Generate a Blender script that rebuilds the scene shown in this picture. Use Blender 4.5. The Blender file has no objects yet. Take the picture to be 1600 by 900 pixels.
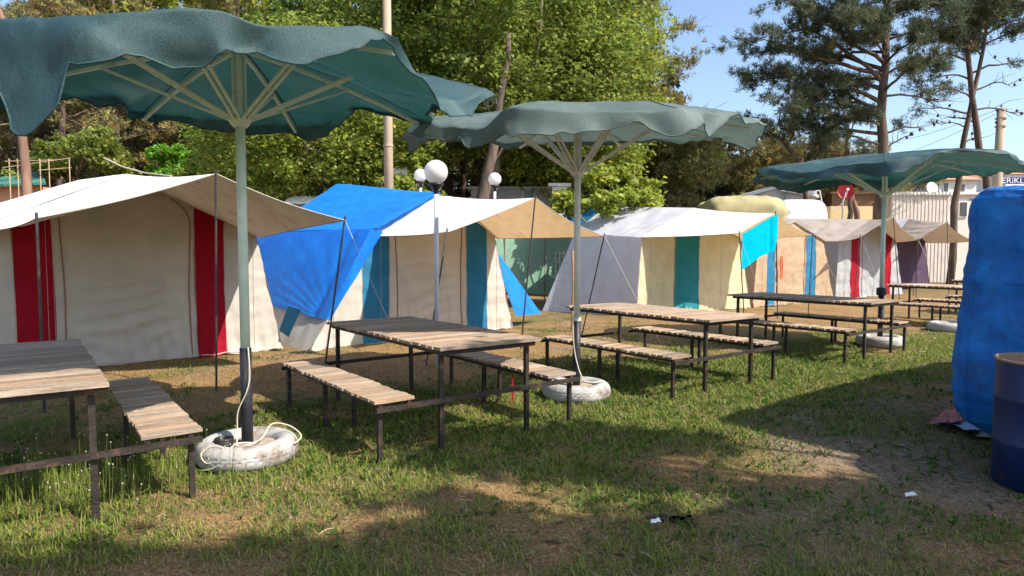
import bpy, math, random
import numpy as np
from mathutils import Vector
R = math.radians
sc = bpy.context.scene
C = sc.collection
rng = np.random.default_rng(7)
random.seed(7)

# ------------------------------------------------------------------ camera model
F = 1020.0; TH = math.atan(58/1020.0); H = 1.5
cT, sT = math.cos(TH), math.sin(TH)
def ray(px, py):
    x = (px-800)/F; y = (450-py)/F
    return np.array([x, cT+y*sT, -sT+y*cT])
def G(px, py, z=0.0):
    r = ray(px, py); t = (z-H)/r[2]; return np.array([r[0]*t, r[1]*t, z])
def PY(px, py, Y):
    r = ray(px, py); t = Y/r[1]; return np.array([r[0]*t, Y, H+r[2]*t])
def UV(u, v, z=0.0):            # camp grid: v runs along the row of tents, u away from the viewer
    return np.array([.8*v-.6*u, .6*v+.8*u, z])
GRID = math.atan2(.6, .8)

# ------------------------------------------------------------------ noise
def _hash(ix, iy, iz, seed):
    h = (ix*374761393 + iy*668265263 + iz*2147483647 + seed*1274126177) & 0xFFFFFFFF
    h = ((h ^ (h >> 13)) * 1274126177) & 0xFFFFFFFF
    h = (h ^ (h >> 16)) & 0xFFFFFFFF
    return h/4294967295.0
def vnoise(p, scale=1.0, seed=0):
    p = np.asarray(p, float)*scale
    i = np.floor(p).astype(np.int64); f = p-i; f = f*f*(3-2*f)
    out = 0
    for dx in (0, 1):
        for dy in (0, 1):
            for dz in (0, 1):
                w = (f[..., 0] if dx else 1-f[..., 0])*(f[..., 1] if dy else 1-f[..., 1])*(f[..., 2] if dz else 1-f[..., 2])
                out = out + w*_hash(i[..., 0]+dx, i[..., 1]+dy, i[..., 2]+dz, seed)
    return out*2-1
def fbm(p, scale=1.0, seed=0, n=3):
    return sum(vnoise(p, scale*2**k, seed+k*17)*.5**k for k in range(n))
def v3(x, y, z=0.0):
    x = np.asarray(x, float)
    return np.stack([x, np.broadcast_to(y, x.shape), np.broadcast_to(z, x.shape)], -1)

# ------------------------------------------------------------------ materials
MATS = {}
def mat(name, c1, c2=None, scale=6.0, rough=.8, bump=0.0, bscale=30.0, transl=0.0, metal=0.0, attr=False,
        stretch=(1, 1, 1), tcol=None, spec=.3, detail=5, c3=None, c3scale=1.5, c3t=(.55, .7), weave=0):
    m = bpy.data.materials.new(name); m.use_nodes = True
    nt = m.node_tree; N = nt.nodes; L = nt.links
    b = N['Principled BSDF']; out = N['Material Output']
    b.inputs['Roughness'].default_value = rough; b.inputs['Metallic'].default_value = metal
    b.inputs['Specular IOR Level'].default_value = spec
    tc = N.new('ShaderNodeTexCoord'); mp = N.new('ShaderNodeMapping'); mp.inputs['Scale'].default_value = stretch
    L.new(tc.outputs['Object'], mp.inputs['Vector'])
    nz = N.new('ShaderNodeTexNoise'); nz.inputs['Scale'].default_value = scale; nz.inputs['Detail'].default_value = detail
    L.new(mp.outputs[0], nz.inputs['Vector'])
    rp = N.new('ShaderNodeValToRGB'); rp.color_ramp.elements[0].position = .35; rp.color_ramp.elements[1].position = .65
    rp.color_ramp.elements[0].color = (*c1, 1); rp.color_ramp.elements[1].color = (*(c2 or c1), 1)
    L.new(nz.outputs['Fac'], rp.inputs['Fac'])
    col = rp.outputs['Color']
    if c3:
        n3 = N.new('ShaderNodeTexNoise'); n3.inputs['Scale'].default_value = c3scale; n3.inputs['Detail'].default_value = 8
        n3.inputs['Roughness'].default_value = .65
        L.new(mp.outputs[0], n3.inputs['Vector'])
        r3 = N.new('ShaderNodeValToRGB'); r3.color_ramp.elements[0].position = c3t[0]; r3.color_ramp.elements[1].position = c3t[1]
        L.new(n3.outputs['Fac'], r3.inputs['Fac'])
        mx = N.new('ShaderNodeMixRGB'); L.new(r3.outputs['Color'], mx.inputs['Fac'])
        L.new(col, mx.inputs['Color1']); mx.inputs['Color2'].default_value = (*c3, 1); col = mx.outputs['Color']
    if attr:
        a = N.new('ShaderNodeAttribute'); a.attribute_name = 'Col'
        mx = N.new('ShaderNodeMixRGB'); mx.blend_type = 'MULTIPLY'; mx.inputs['Fac'].default_value = 1
        L.new(col, mx.inputs['Color1']); L.new(a.outputs['Color'], mx.inputs['Color2']); col = mx.outputs['Color']
    L.new(col, b.inputs['Base Color'])
    if bump or weave:
        bp = N.new('ShaderNodeBump'); bp.inputs['Strength'].default_value = bump or .2; bp.inputs['Distance'].default_value = .01
        nb = N.new('ShaderNodeTexNoise'); nb.inputs['Scale'].default_value = bscale; nb.inputs['Detail'].default_value = 6
        L.new(mp.outputs[0], nb.inputs['Vector']); L.new(nb.outputs['Fac'], bp.inputs['Height'])
        L.new(bp.outputs['Normal'], b.inputs['Normal'])
    surf = b.outputs[0]
    if transl:
        t = N.new('ShaderNodeBsdfTranslucent')
        if tcol: t.inputs['Color'].default_value = (*tcol, 1)
        else: L.new(col, t.inputs['Color'])
        ms = N.new('ShaderNodeMixShader'); ms.inputs['Fac'].default_value = transl
        L.new(surf, ms.inputs[1]); L.new(t.outputs[0], ms.inputs[2]); surf = ms.outputs[0]
    if weave:           # open knitted mesh: fine holes between the threads
        nw = N.new('ShaderNodeTexNoise'); nw.inputs['Scale'].default_value = 420; nw.inputs['Detail'].default_value = 2
        L.new(tc.outputs['Object'], nw.inputs['Vector'])
        mt = N.new('ShaderNodeMath'); mt.operation = 'GREATER_THAN'; mt.inputs[1].default_value = weave
        L.new(nw.outputs['Fac'], mt.inputs[0])
        tr = N.new('ShaderNodeBsdfTransparent'); ms = N.new('ShaderNodeMixShader')
        L.new(mt.outputs[0], ms.inputs['Fac']); L.new(surf, ms.inputs[1]); L.new(tr.outputs[0], ms.inputs[2]); surf = ms.outputs[0]
    L.new(surf, out.inputs['Surface'])
    MATS[name] = m
    return m

def canvas(name, c, t=.18, tcol=None, dirt=None, **k):
    if tcol is None: tcol = tuple(x*.9 for x in c)
    d = tuple(x*.86 for x in c)
    dd = dirt or tuple(x*y for x, y in zip(c, (.62, .56, .46)))
    if 'roof' in name: k.update(stretch=(1.6, .5, 1)); th_ = (.50, .78); sc3 = 2.4
    else: th_ = (.58, .85); sc3 = 1.3
    return mat(name, c, d, scale=3, rough=.9, bump=.35, bscale=60, transl=t, tcol=tcol, spec=.1, c3=dd, c3scale=sc3, c3t=th_, **k)
M = {}
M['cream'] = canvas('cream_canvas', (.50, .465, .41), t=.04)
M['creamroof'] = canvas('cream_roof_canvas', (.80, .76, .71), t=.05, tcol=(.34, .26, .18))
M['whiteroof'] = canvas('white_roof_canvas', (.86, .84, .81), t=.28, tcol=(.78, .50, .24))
M['lav'] = canvas('white_nylon', (.80, .80, .86), t=.45)
M['red'] = canvas('red_canvas', (.30, .008, .02), t=.06, dirt=(.20, .008, .015))
M['blue'] = canvas('blue_canvas', (.03, .17, .31), t=.08, dirt=(.04, .17, .28))
M['teal'] = canvas('teal_canvas', (.03, .24, .28), t=.15, dirt=(.03, .18, .2))
M['yellowc'] = canvas('yellowed_canvas', (.66, .58, .37), t=.15)
M['tan'] = canvas('tan_canvas', (.46, .33, .22), t=.12)
M['greyc'] = canvas('grey_canvas', (.40, .40, .41), t=.12)
M['greyroof'] = canvas('grey_brown_roof_canvas', (.50, .43, .38), t=.2, tcol=(.4, .28, .18))
M['purple'] = canvas('purple_canvas', (.095, .06, .10), t=.1, dirt=(.11, .06, .12))
M['tarp'] = mat('blue_tarp', (.012, .22, .82), (.02, .27, .90), scale=5, rough=.42, bump=.8, bscale=16, transl=.34, spec=.4)
M['tarp2'] = mat('worn_blue_tarp', (.005, .13, .46), (.012, .22, .66), scale=7, rough=.5, bump=1.0, bscale=18, transl=.12, spec=.35,
                 c3=(.02, .09, .24), c3scale=4, c3t=(.5, .72))
M['towel'] = mat('turquoise_terry', (.0, .46, .68), (.0, .52, .74), scale=20, rough=1, bump=.8, bscale=200, transl=.3, spec=.05)
M['net'] = mat('green_shade_net', (.012, .048, .056), (.052, .118, .128), scale=170, detail=3, rough=.55, bump=.45, bscale=260, transl=.26,
               tcol=(.012, .085, .08), spec=.6, c3=(.11, .19, .20), c3scale=2.2, weave=.70)
M['net2'] = mat('faded_green_shade_net', (.07, .115, .108), (.16, .21, .195), scale=150, detail=3, rough=.6, bump=.45, bscale=260, transl=.25,
                tcol=(.12, .19, .17), spec=.5, c3=(.20, .23, .215), c3scale=3, weave=.70)
M['pale'] = mat('pale_green_paint', (.56, .70, .60), (.66, .78, .68), scale=9, rough=.5, bump=.2, c3=(.42, .40, .33), c3scale=7, c3t=(.6, .8))
M['palew'] = mat('off_white_paint', (.60, .60, .55), (.70, .69, .64), scale=9, rough=.5, bump=.2, c3=(.38, .33, .26), c3scale=7, c3t=(.6, .8))
M['black'] = mat('black_paint', (.010, .012, .018), (.03, .03, .035), scale=8, rough=.45, bump=.3)
M['iron'] = mat('rusty_dark_iron', (.028, .022, .020), (.05, .038, .032), scale=14, rough=.55, bump=.5, bscale=60, c3=(.15, .075, .045), c3scale=9, c3t=(.56, .72), metal=.2)
M['irond'] = mat('dark_tent_pole', (.05, .045, .045), (.09, .08, .08), scale=12, rough=.4, metal=.5)
M['redpaint'] = mat('red_paint', (.35, .02, .02), (.28, .02, .02), rough=.6)
M['wood'] = mat('weathered_planks', (.37, .275, .20), (.56, .43, .32), scale=5, rough=.85, bump=.9, bscale=26, attr=True, stretch=(1, 14, 14),
                c3=(.17, .12, .09), c3scale=2.5, c3t=(.5, .72), spec=.15)
M['tyre'] = mat('whitewashed_rubber', (.36, .35, .345), (.47, .45, .43), scale=6, rough=.7, bump=.25, bscale=30, c3=(.17, .13, .10), c3scale=5, c3t=(.50, .68))
M['cement'] = mat('dusty_cement', (.40, .32, .25), (.26, .20, .16), scale=14, rough=.95, bump=1, bscale=25)
M['cord'] = mat('cream_cord', (.72, .66, .54), (.6, .54, .42), rough=.7)
M['rope'] = mat('guy_rope', (.55, .50, .44), (.4, .36, .3), rough=.9)
M['piping'] = mat('brown_piping', (.22, .10, .06), (.30, .16, .10), scale=40, rough=.9)
M['conc'] = mat('pole_concrete', (.34, .26, .19), (.46, .36, .27), scale=3, rough=.9, bump=.6, stretch=(1, 1, .4), c3=(.30, .22, .16), c3scale=3)
M['globe'] = mat('opal_glass', (.82, .80, .80), (.86, .84, .84), rough=.25, transl=.35, spec=.5)
M['lamppole'] = mat('grey_lamp_paint', (.55, .55, .60), (.65, .65, .70), rough=.45)
M['bark'] = mat('pine_bark', (.07, .05, .042), (.155, .11, .085), scale=5, rough=.95, bump=1.0, bscale=14, stretch=(1.5, 1.5, .35), detail=8)
M['barkred'] = mat('sunlit_pine_bark', (.16, .095, .07), (.28, .17, .125), scale=5, rough=.95, bump=1.0, bscale=14, stretch=(1.5, 1.5, .35), detail=8)
M['bark2'] = mat('grey_bark', (.16, .13, .10), (.25, .20, .16), scale=5, rough=.95, bump=.8, stretch=(1.5, 1.5, .35))
M['leaf'] = mat('broad_leaves', (.185, .255, .05), (.26, .315, .07), scale=.6, rough=.5, transl=.5, tcol=None, attr=True, spec=.3)
M['needle'] = mat('pine_needles', (.085, .115, .07), (.125, .15, .085), scale=.5, rough=.7, transl=.2, attr=True, spec=.2)
M['needleo'] = mat('olive_pine_needles', (.22, .215, .08), (.28, .25, .10), scale=.5, rough=.7, transl=.25, attr=True, spec=.2)
M['grass'] = mat('grass_blades', (1, 1, 1), (.9, .95, .85), scale=2, rough=.7, transl=.35, attr=True, spec=.15)
M['whitep'] = mat('white_paint', (.72, .71, .69), (.78, .77, .75), scale=2, rough=.6, c3=(.55, .52, .48), c3scale=2)
M['greyp'] = mat('grey_paint', (.40, .41, .45), (.48, .49, .52), scale=2, rough=.6)
M['clad'] = mat('cream_cladding', (.62, .56, .50), (.68, .62, .55), scale=3, rough=.7, c3=(.5, .42, .36), c3scale=2)
M['brick'] = mat('yellow_brick', (.60, .44, .22), (.68, .52, .28), scale=12, rough=.9, bump=.6)
M['brownwall'] = mat('brown_boards', (.17, .10, .06), (.24, .15, .09), scale=8, rough=.9, stretch=(6, 6, 1))
M['tile'] = mat('orange_roof_tiles', (.52, .24, .15), (.60, .30, .20), scale=12, rough=.9)
M['glass'] = mat('dark_glass', (.03, .035, .04), (.05, .055, .06), rough=.1, spec=.6)
M['signblue'] = mat('blue_sign_board', (.02, .04, .22), (.025, .05, .26), rough=.4)
M['signmark'] = mat('blue_mark', (.0, .10, .42), rough=.5)
M['signtext'] = mat('grey_lettering', (.10, .12, .20), rough=.6)
M['dishred'] = mat('red_dish_paint', (.55, .02, .03), (.45, .02, .03), rough=.45)
M['khaki'] = mat('khaki_cover', (.30, .26, .13), (.42, .36, .19), scale=2, rough=.8, bump=.8, bscale=5, c3=(.28, .26, .16), c3scale=2)
M['drum'] = mat('blue_drum_paint', (.004, .016, .085), (.006, .025, .12), scale=4, rough=.4, bump=.3, c3=(.12, .05, .03), c3scale=9, c3t=(.62, .70), spec=.5)
M['pink'] = mat('pink_cloth', (.55, .20, .18), (.45, .16, .14), rough=.95, bump=.8, bscale=15, scale=5)
M['orange'] = mat('orange_cloth', (.65, .16, .06), rough=.95)
M['greennet'] = mat('green_windbreak', (.20, .36, .26), (.26, .42, .32), scale=8, rough=.8, transl=.3)
M['wire'] = mat('galvanised_wire', (.30, .30, .30), rough=.5, metal=.5)
M['rust'] = mat('rusty_stake', (.35, .22, .13), (.45, .30, .20), scale=20, rough=.9)
M['roofgreen'] = mat('green_sheet_roof', (.05, .16, .12), (.08, .22, .16), rough=.6)
M['polewood'] = mat('raw_wood_rail', (.42, .32, .20), (.52, .40, .26), scale=6, rough=.9)
M['paper'] = mat('white_paper', (.75, .76, .78), rough=.8)
M['earth'] = mat('dark_earth', (.05, .03, .02), (.08, .05, .03), rough=1)
M['dark'] = mat('dark_rubber', (.02, .02, .022), rough=.5)

# ------------------------------------------------------------------ object helpers
def tag(o, label=None, cat=None, group=None, kind=None):
    if label: o['label'] = label
    if cat: o['category'] = cat
    if group: o['group'] = group
    if kind: o['kind'] = kind
    return o
def thing(name, loc, label, cat, group=None, rz=0.0):
    o = bpy.data.objects.new(name, None); C.objects.link(o)
    o.empty_display_size = .2
    o.location = [float(a) for a in loc]; o.rotation_euler = (0, 0, rz)
    return tag(o, label, cat, group)
def mesh_raw(name, V, Fc, smooth=False, col=None):
    V = np.asarray(V, np.float32).reshape(-1, 3)
    me = bpy.data.meshes.new(name)
    if isinstance(Fc, np.ndarray) and Fc.ndim == 2:
        n, k = Fc.shape
        me.vertices.add(len(V)); me.vertices.foreach_set('co', V.ravel())
        me.loops.add(n*k); me.loops.foreach_set('vertex_index', Fc.astype(np.int32).ravel())
        me.polygons.add(n); me.polygons.foreach_set('loop_start', np.arange(0, n*k, k, dtype=np.int32))
        me.polygons.foreach_set('loop_total', np.full(n, k, np.int32))
        me.update(calc_edges=True)
    else:
        me.from_pydata([tuple(map(float, p)) for p in V], [], [list(map(int, f)) for f in Fc])
    if smooth: me.polygons.foreach_set('use_smooth', np.ones(len(me.polygons), bool))
    if col is not None:
        a = me.color_attributes.new('Col', 'FLOAT_COLOR', 'POINT')
        cc = np.ones((len(V), 4), np.float32); cc[:, :3] = col
        a.data.foreach_set('color', cc.ravel())
    return me
def obj(name, V, Fc, m, parent=None, smooth=False, col=None, world=True):
    """vertices given in world space (world=True) are rebased on the thing's origin"""
    V = np.asarray(V, float).reshape(-1, 3)
    if parent is not None and world:
        root = parent
        while root.parent: root = root.parent
        V = V-np.array(root.location)
    me = mesh_raw(name, V, Fc, smooth, col)
    if m is not None: me.materials.append(m)
    o = bpy.data.objects.new(name, me); C.objects.link(o); o.parent = parent
    return o
class MB:
    def __init__(s): s.V = []; s.F = []; s.C = []; s.n = 0
    def add(s, V, Fc, c=(1, 1, 1)):
        V = np.asarray(V, float).reshape(-1, 3)
        s.V.append(V); s.F += [[i+s.n for i in f] for f in Fc]; s.C.append(np.tile(np.array(c, float), (len(V), 1))); s.n += len(V); return s
    def box(s, c, size, rz=0, c_=(1, 1, 1), tilt=None):
        x, y, z = [a/2 for a in size]
        P = np.array([[-x, -y, -z], [x, -y, -z], [x, y, -z], [-x, y, -z], [-x, -y, z], [x, -y, z], [x, y, z], [-x, y, z]])
        if tilt:
            a, b = tilt
            P = P@np.array([[1, 0, 0], [0, math.cos(a), math.sin(a)], [0, -math.sin(a), math.cos(a)]])
            P = P@np.array([[math.cos(b), 0, -math.sin(b)], [0, 1, 0], [math.sin(b), 0, math.cos(b)]])
        P = P@np.array([[math.cos(rz), math.sin(rz), 0], [-math.sin(rz), math.cos(rz), 0], [0, 0, 1]])
        return s.add(P+np.array(c), [[0, 3, 2, 1], [4, 5, 6, 7], [0, 1, 5, 4], [1, 2, 6, 5], [2, 3, 7, 6], [3, 0, 4, 7]], c_)
    def tube(s, pts, r, n=8, cap=True, c_=(1, 1, 1), sq=False):
        pts = [np.array(p, float) for p in pts]; k = len(pts)
        rs = r if hasattr(r, '__len__') else [r]*k
        V = []; prev = None
        for i, p in enumerate(pts):
            t = pts[min(i+1, k-1)]-pts[max(i-1, 0)]; t = t/(np.linalg.norm(t)+1e-9)
            if prev is None:
                a = np.array([0, 0, 1.]) if abs(t[2]) < .9 else np.array([1., 0, 0])
            else: a = prev
            x = np.cross(a, t); x /= np.linalg.norm(x)+1e-9; y = np.cross(t, x); prev = y
            for j in range(n):
                an = 2*math.pi*j/n+(math.pi/4 if sq else 0)
                V.append(p+rs[i]*(math.cos(an)*x+math.sin(an)*y))
        Fc = [[i*n+j, i*n+(j+1) % n, (i+1)*n+(j+1) % n, (i+1)*n+j] for i in range(k-1) for j in range(n)]
        if cap: Fc += [list(range(n))[::-1], [(k-1)*n+j for j in range(n)]]
        return s.add(V, Fc, c_)
    def bar(s, a, b, w):            # square steel tube
        return s.tube([a, b], w*.7071, 4, sq=True)
    def lathe(s, prof, c=(0, 0, 0), n=24, c_=(1, 1, 1)):
        V = []
        for r, z in prof:
            for j in range(n):
                an = 2*math.pi*j/n; V.append([c[0]+r*math.cos(an), c[1]+r*math.sin(an), c[2]+z])
        k = len(prof)
        return s.add(V, [[i*n+j, i*n+(j+1) % n, (i+1)*n+(j+1) % n, (i+1)*n+j] for i in range(k-1) for j in range(n)], c_)
    def prism(s, poly, d):          # polygon of 3d points extruded by vector d
        P = [np.array(p, float) for p in poly]; n = len(P); d = np.array(d, float)
        return s.add(P+[p+d for p in P], [list(range(n))[::-1], [n+i for i in range(n)]]+[[i, (i+1) % n, n+(i+1) % n, n+i] for i in range(n)])
    def sphere(s, c, r, n=24, m=14, sc_=(1, 1, 1)):
        V = []
        for i in range(m+1):
            ph = math.pi*i/m
            for j in range(n):
                th = 2*math.pi*j/n
                V.append([c[0]+sc_[0]*r*math.sin(ph)*math.cos(th), c[1]+sc_[1]*r*math.sin(ph)*math.sin(th), c[2]+sc_[2]*r*math.cos(ph)])
        return s.add(V, [[i*n+j, (i+1)*n+j, (i+1)*n+(j+1) % n, i*n+(j+1) % n] for i in range(m) for j in range(n)])
    def build(s, name, m, parent=None, smooth=False, world=True, bevel=0):
        o = obj(name, np.concatenate(s.V), s.F, m, parent, smooth, np.concatenate(s.C), world)
        if bevel:
            b = o.modifiers.new('bevel', 'BEVEL'); b.width = bevel; b.segments = 2; b.limit_method = 'ANGLE'
        return o
def grid_faces(ns, nt, wrap=False):
    F_ = []
    i, j = np.meshgrid(np.arange(ns-1), np.arange(nt if wrap else nt-1), indexing='ij')
    j2 = (j+1) % nt
    return np.stack([i*nt+j, (i+1)*nt+j, (i+1)*nt+j2, i*nt+j2], -1).reshape(-1, 4)
def sheet(name, P, m, parent=None, disp=None, wrap=False, flip=1, world=True):
    """P (ns,nt,3) grid; disp (ns,nt) pushed along the normal"""
    if disp is not None:
        du = np.gradient(P, axis=0); dv = np.gradient(P, axis=1)
        n = np.cross(du, dv); n /= np.linalg.norm(n, axis=-1, keepdims=True)+1e-9
        P = P+n*disp[..., None]*flip
    return obj(name, P.reshape(-1, 3), grid_faces(P.shape[0], P.shape[1], wrap), m, parent, True, None, world)
def quad(a, b, c, d, ns=30, nt=30):     # bilinear patch: a-b along t at s=0, d-c at s=1
    s = np.linspace(0, 1, ns)[:, None, None]; t = np.linspace(0, 1, nt)[None, :, None]
    a, b, c, d = [np.array(x, float) for x in (a, b, c, d)]
    return (1-s)*((1-t)*a+t*b)+s*((1-t)*d+t*c)
def ST(ns, nt): return np.meshgrid(np.linspace(0, 1, ns), np.linspace(0, 1, nt), indexing='ij')

# ------------------------------------------------------------------ world, sun, camera
w = bpy.data.worlds.new("World"); sc.world = w; w.use_nodes = True
nt = w.node_tree; bg = nt.nodes['Background']
sky = nt.nodes.new('ShaderNodeTexSky'); sky.sky_type = 'NISHITA'; sky.sun_disc = False
SUN = Vector((.85, -.45, 1.0)).normalized()
el = math.asin(SUN.z); az = math.atan2(SUN.x, SUN.y)
sky.sun_elevation = el; sky.sun_rotation = az
sky.air_density = 1.0; sky.dust_density = 1.6; sky.ozone_density = 2.2
nt.links.new(sky.outputs[0], bg.inputs[0]); bg.inputs[1].default_value = .145
sl = bpy.data.lights.new('sun', 'SUN'); sl.energy = 4.6; sl.angle = R(.5); sl.color = (1, .93, .82)
so = bpy.data.objects.new('sun', sl); C.objects.link(so); so.rotation_euler = (-SUN).to_track_quat('-Z', 'Y').to_euler()
cam = bpy.data.cameras.new('camera'); co = bpy.data.objects.new('camera', cam); C.objects.link(co)
co.location = (0, 0, H); co.rotation_euler = (math.pi/2-TH, 0, 0)
cam.sensor_width = 36; cam.lens = F/1600*36; cam.clip_end = 2000; cam.clip_start = .05
sc.camera = co
sc.view_settings.view_transform = 'Standard'; sc.view_settings.look = 'None'
sc.view_settings.exposure = .82; sc.view_settings.gamma = 1
try: sc.view_settings.use_curve_mapping = False
except Exception: pass
sc.cycles.max_bounces = 6; sc.cycles.transparent_max_bounces = 12; sc.cycles.diffuse_bounces = 3

# ------------------------------------------------------------------ ground
def smooth(a, b, x): t = np.clip((x-a)/(b-a), 0, 1); return t*t*(3-2*t)
def blob(x, y, cx, cy, rx, ry, rot=0.0):
    dx, dy = x-cx, y-cy; c, s = math.cos(rot), math.sin(rot)
    a, b = dx*c+dy*s, -dx*s+dy*c
    return np.exp(-((a/rx)**2+(b/ry)**2))
def cover(x, y):
    """how green and how bare the ground is at a place"""
    u = -.6*x+.8*y; v = .8*x+.6*y
    p = v3(x, y, 0)
    n = fbm(p, .9, 3); n2 = fbm(p, 3.1, 9)
    lush = .34+.38*n+.30*n2
    lush += .75*blob(x, y, 3.2, 8.2, 3.6, 1.7, .5)+.9*blob(x, y, 2.0, 7.0, 2.4, 1.0, .3)+.55*blob(x, y, -3.0, 4.3, 1.5, 1.0)
    lush += .5*blob(x, y, .6, 8.6, 1.6, .8)+.35*blob(x, y, 1.5, 5.6, 1.6, 1.0)+.4*blob(x, y, 7.5, 10.8, 3, 2)
    lush += .22*blob(x, y, 0, 3.6, 4, .9)+.2*n2
    lush -= .7*blob(x, y, -2.4, 8.4, 2.6, 1.1, .3)+.6*blob(x, y, -.9, 8.6, 2.2, .9, .3)+.3*blob(x, y, 1.7, 4.8, 1.0, .5)
    lush -= .6*blob(x, y, 6.5, 14.5, 5, 2, .5)
    bare = -.25+.5*fbm(p, 1.3, 21)+.3*n2
    bare += .75*blob(x, y, 3.3, 5.6, 1.2, 2.2, -.55)+.7*blob(x, y, 3.1, 4.0, 1.0, 1.1)+.45*blob(x, y, .9, 10.2, 1.3, .5, .4)+.4*blob(x, y, 1.2, 3.3, .6, .3)
    bare -= .6*blob(x, y, 2.5, 7.6, 2.8, 1.0, .5)
    bare += .25*smooth(9.5, 11, u)
    return np.clip(lush, 0, 1), np.clip(bare, 0, 1)
def gz(x, y):
    p = v3(x, y, 0); return .018*fbm(p, .8, 5)+.012*fbm(p, 4, 6)
def axis(lo, hi, step, far):
    a = list(np.arange(lo, hi, step)); st = step; x = hi
    while x < far: a.append(x); st *= 1.35; x += st
    a.append(far); st = step; x = lo; b = []
    while x > -far:
        st *= 1.35; x -= st
        if x > -far: b.append(x)
    b.append(-far); return np.array(b[::-1]+a)
gx = axis(-9, 11, .09, 400); gy = axis(1.5, 14, .09, 400)
X_, Y_ = np.meshgrid(gx, gy, indexing='ij')
lu, ba = cover(X_, Y_)
near = smooth(60, 20, np.hypot(X_, Y_))
Z_ = gz(X_, Y_)*near
gcol = np.stack([lu, ba, 0*lu], -1).reshape(-1, 3)
gm = bpy.data.materials.new('ground_soil'); gm.use_nodes = True
N = gm.node_tree.nodes; L = gm.node_tree.links; b = N['Principled BSDF']; b.inputs['Roughness'].default_value = .97
b.inputs['Specular IOR Level'].default_value = .1
at = N.new('ShaderNodeAttribute'); at.attribute_name = 'Col'
sep = N.new('ShaderNodeSeparateColor'); L.new(at.outputs['Color'], sep.inputs[0])
tc = N.new('ShaderNodeTexCoord')
def nz(scale, det=8, rough=.65):
    n = N.new('ShaderNodeTexNoise'); n.inputs['Scale'].default_value = scale; n.inputs['Detail'].default_value = det
    n.inputs['Roughness'].default_value = rough; L.new(tc.outputs['Object'], n.inputs['Vector']); return n
def ramp(src, *st):
    r = N.new('ShaderNodeValToRGB'); e = r.color_ramp.elements
    while len(e) < len(st): e.new(.5)
    for k, (p, c) in enumerate(st): e[k].position = p; e[k].color = (*c, 1)
    L.new(src, r.inputs['Fac']); return r
straw = ramp(nz(38).outputs['Fac'], (.3, (.10, .06, .03)), (.5, (.27, .16, .07)), (.7, (.50, .33, .16)))
turf = ramp(nz(30).outputs['Fac'], (.3, (.04, .05, .016)), (.55, (.10, .11, .034)), (.75, (.20, .18, .075)))
sand = ramp(nz(16, 12, .8).outputs['Fac'], (.32, (.11, .075, .05)), (.5, (.24, .175, .125)), (.68, (.40, .32, .24)))
m1 = N.new('ShaderNodeMixRGB'); L.new(sep.outputs[0], m1.inputs['Fac']); L.new(straw.outputs[0], m1.inputs[1]); L.new(turf.outputs[0], m1.inputs[2])
br = N.new('ShaderNodeMath'); br.operation = 'MULTIPLY_ADD'
nb = nz(9); L.new(nb.outputs['Fac'], br.inputs[0]); br.inputs[1].default_value = 1.2; br.inputs[2].default_value = -.6
ad = N.new('ShaderNodeMath'); ad.operation = 'ADD'; ad.use_clamp = True; L.new(br.outputs[0], ad.inputs[0]); L.new(sep.outputs[1], ad.inputs[1])
m2 = N.new('ShaderNodeMixRGB'); L.new(ad.outputs[0], m2.inputs['Fac']); L.new(m1.outputs[0], m2.inputs[1]); L.new(sand.outputs[0], m2.inputs[2])
L.new(m2.outputs[0], b.inputs['Base Color'])
bp = N.new('ShaderNodeBump'); bp.inputs['Strength'].default_value = .9; bp.inputs['Distance'].default_value = .03
L.new(nz(45).outputs['Fac'], bp.inputs['Height']); L.new(bp.outputs[0], b.inputs['Normal'])
tag(obj('ground', np.stack([X_, Y_, Z_], -1), grid_faces(*X_.shape), gm, None, True, gcol), kind='structure')

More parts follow.
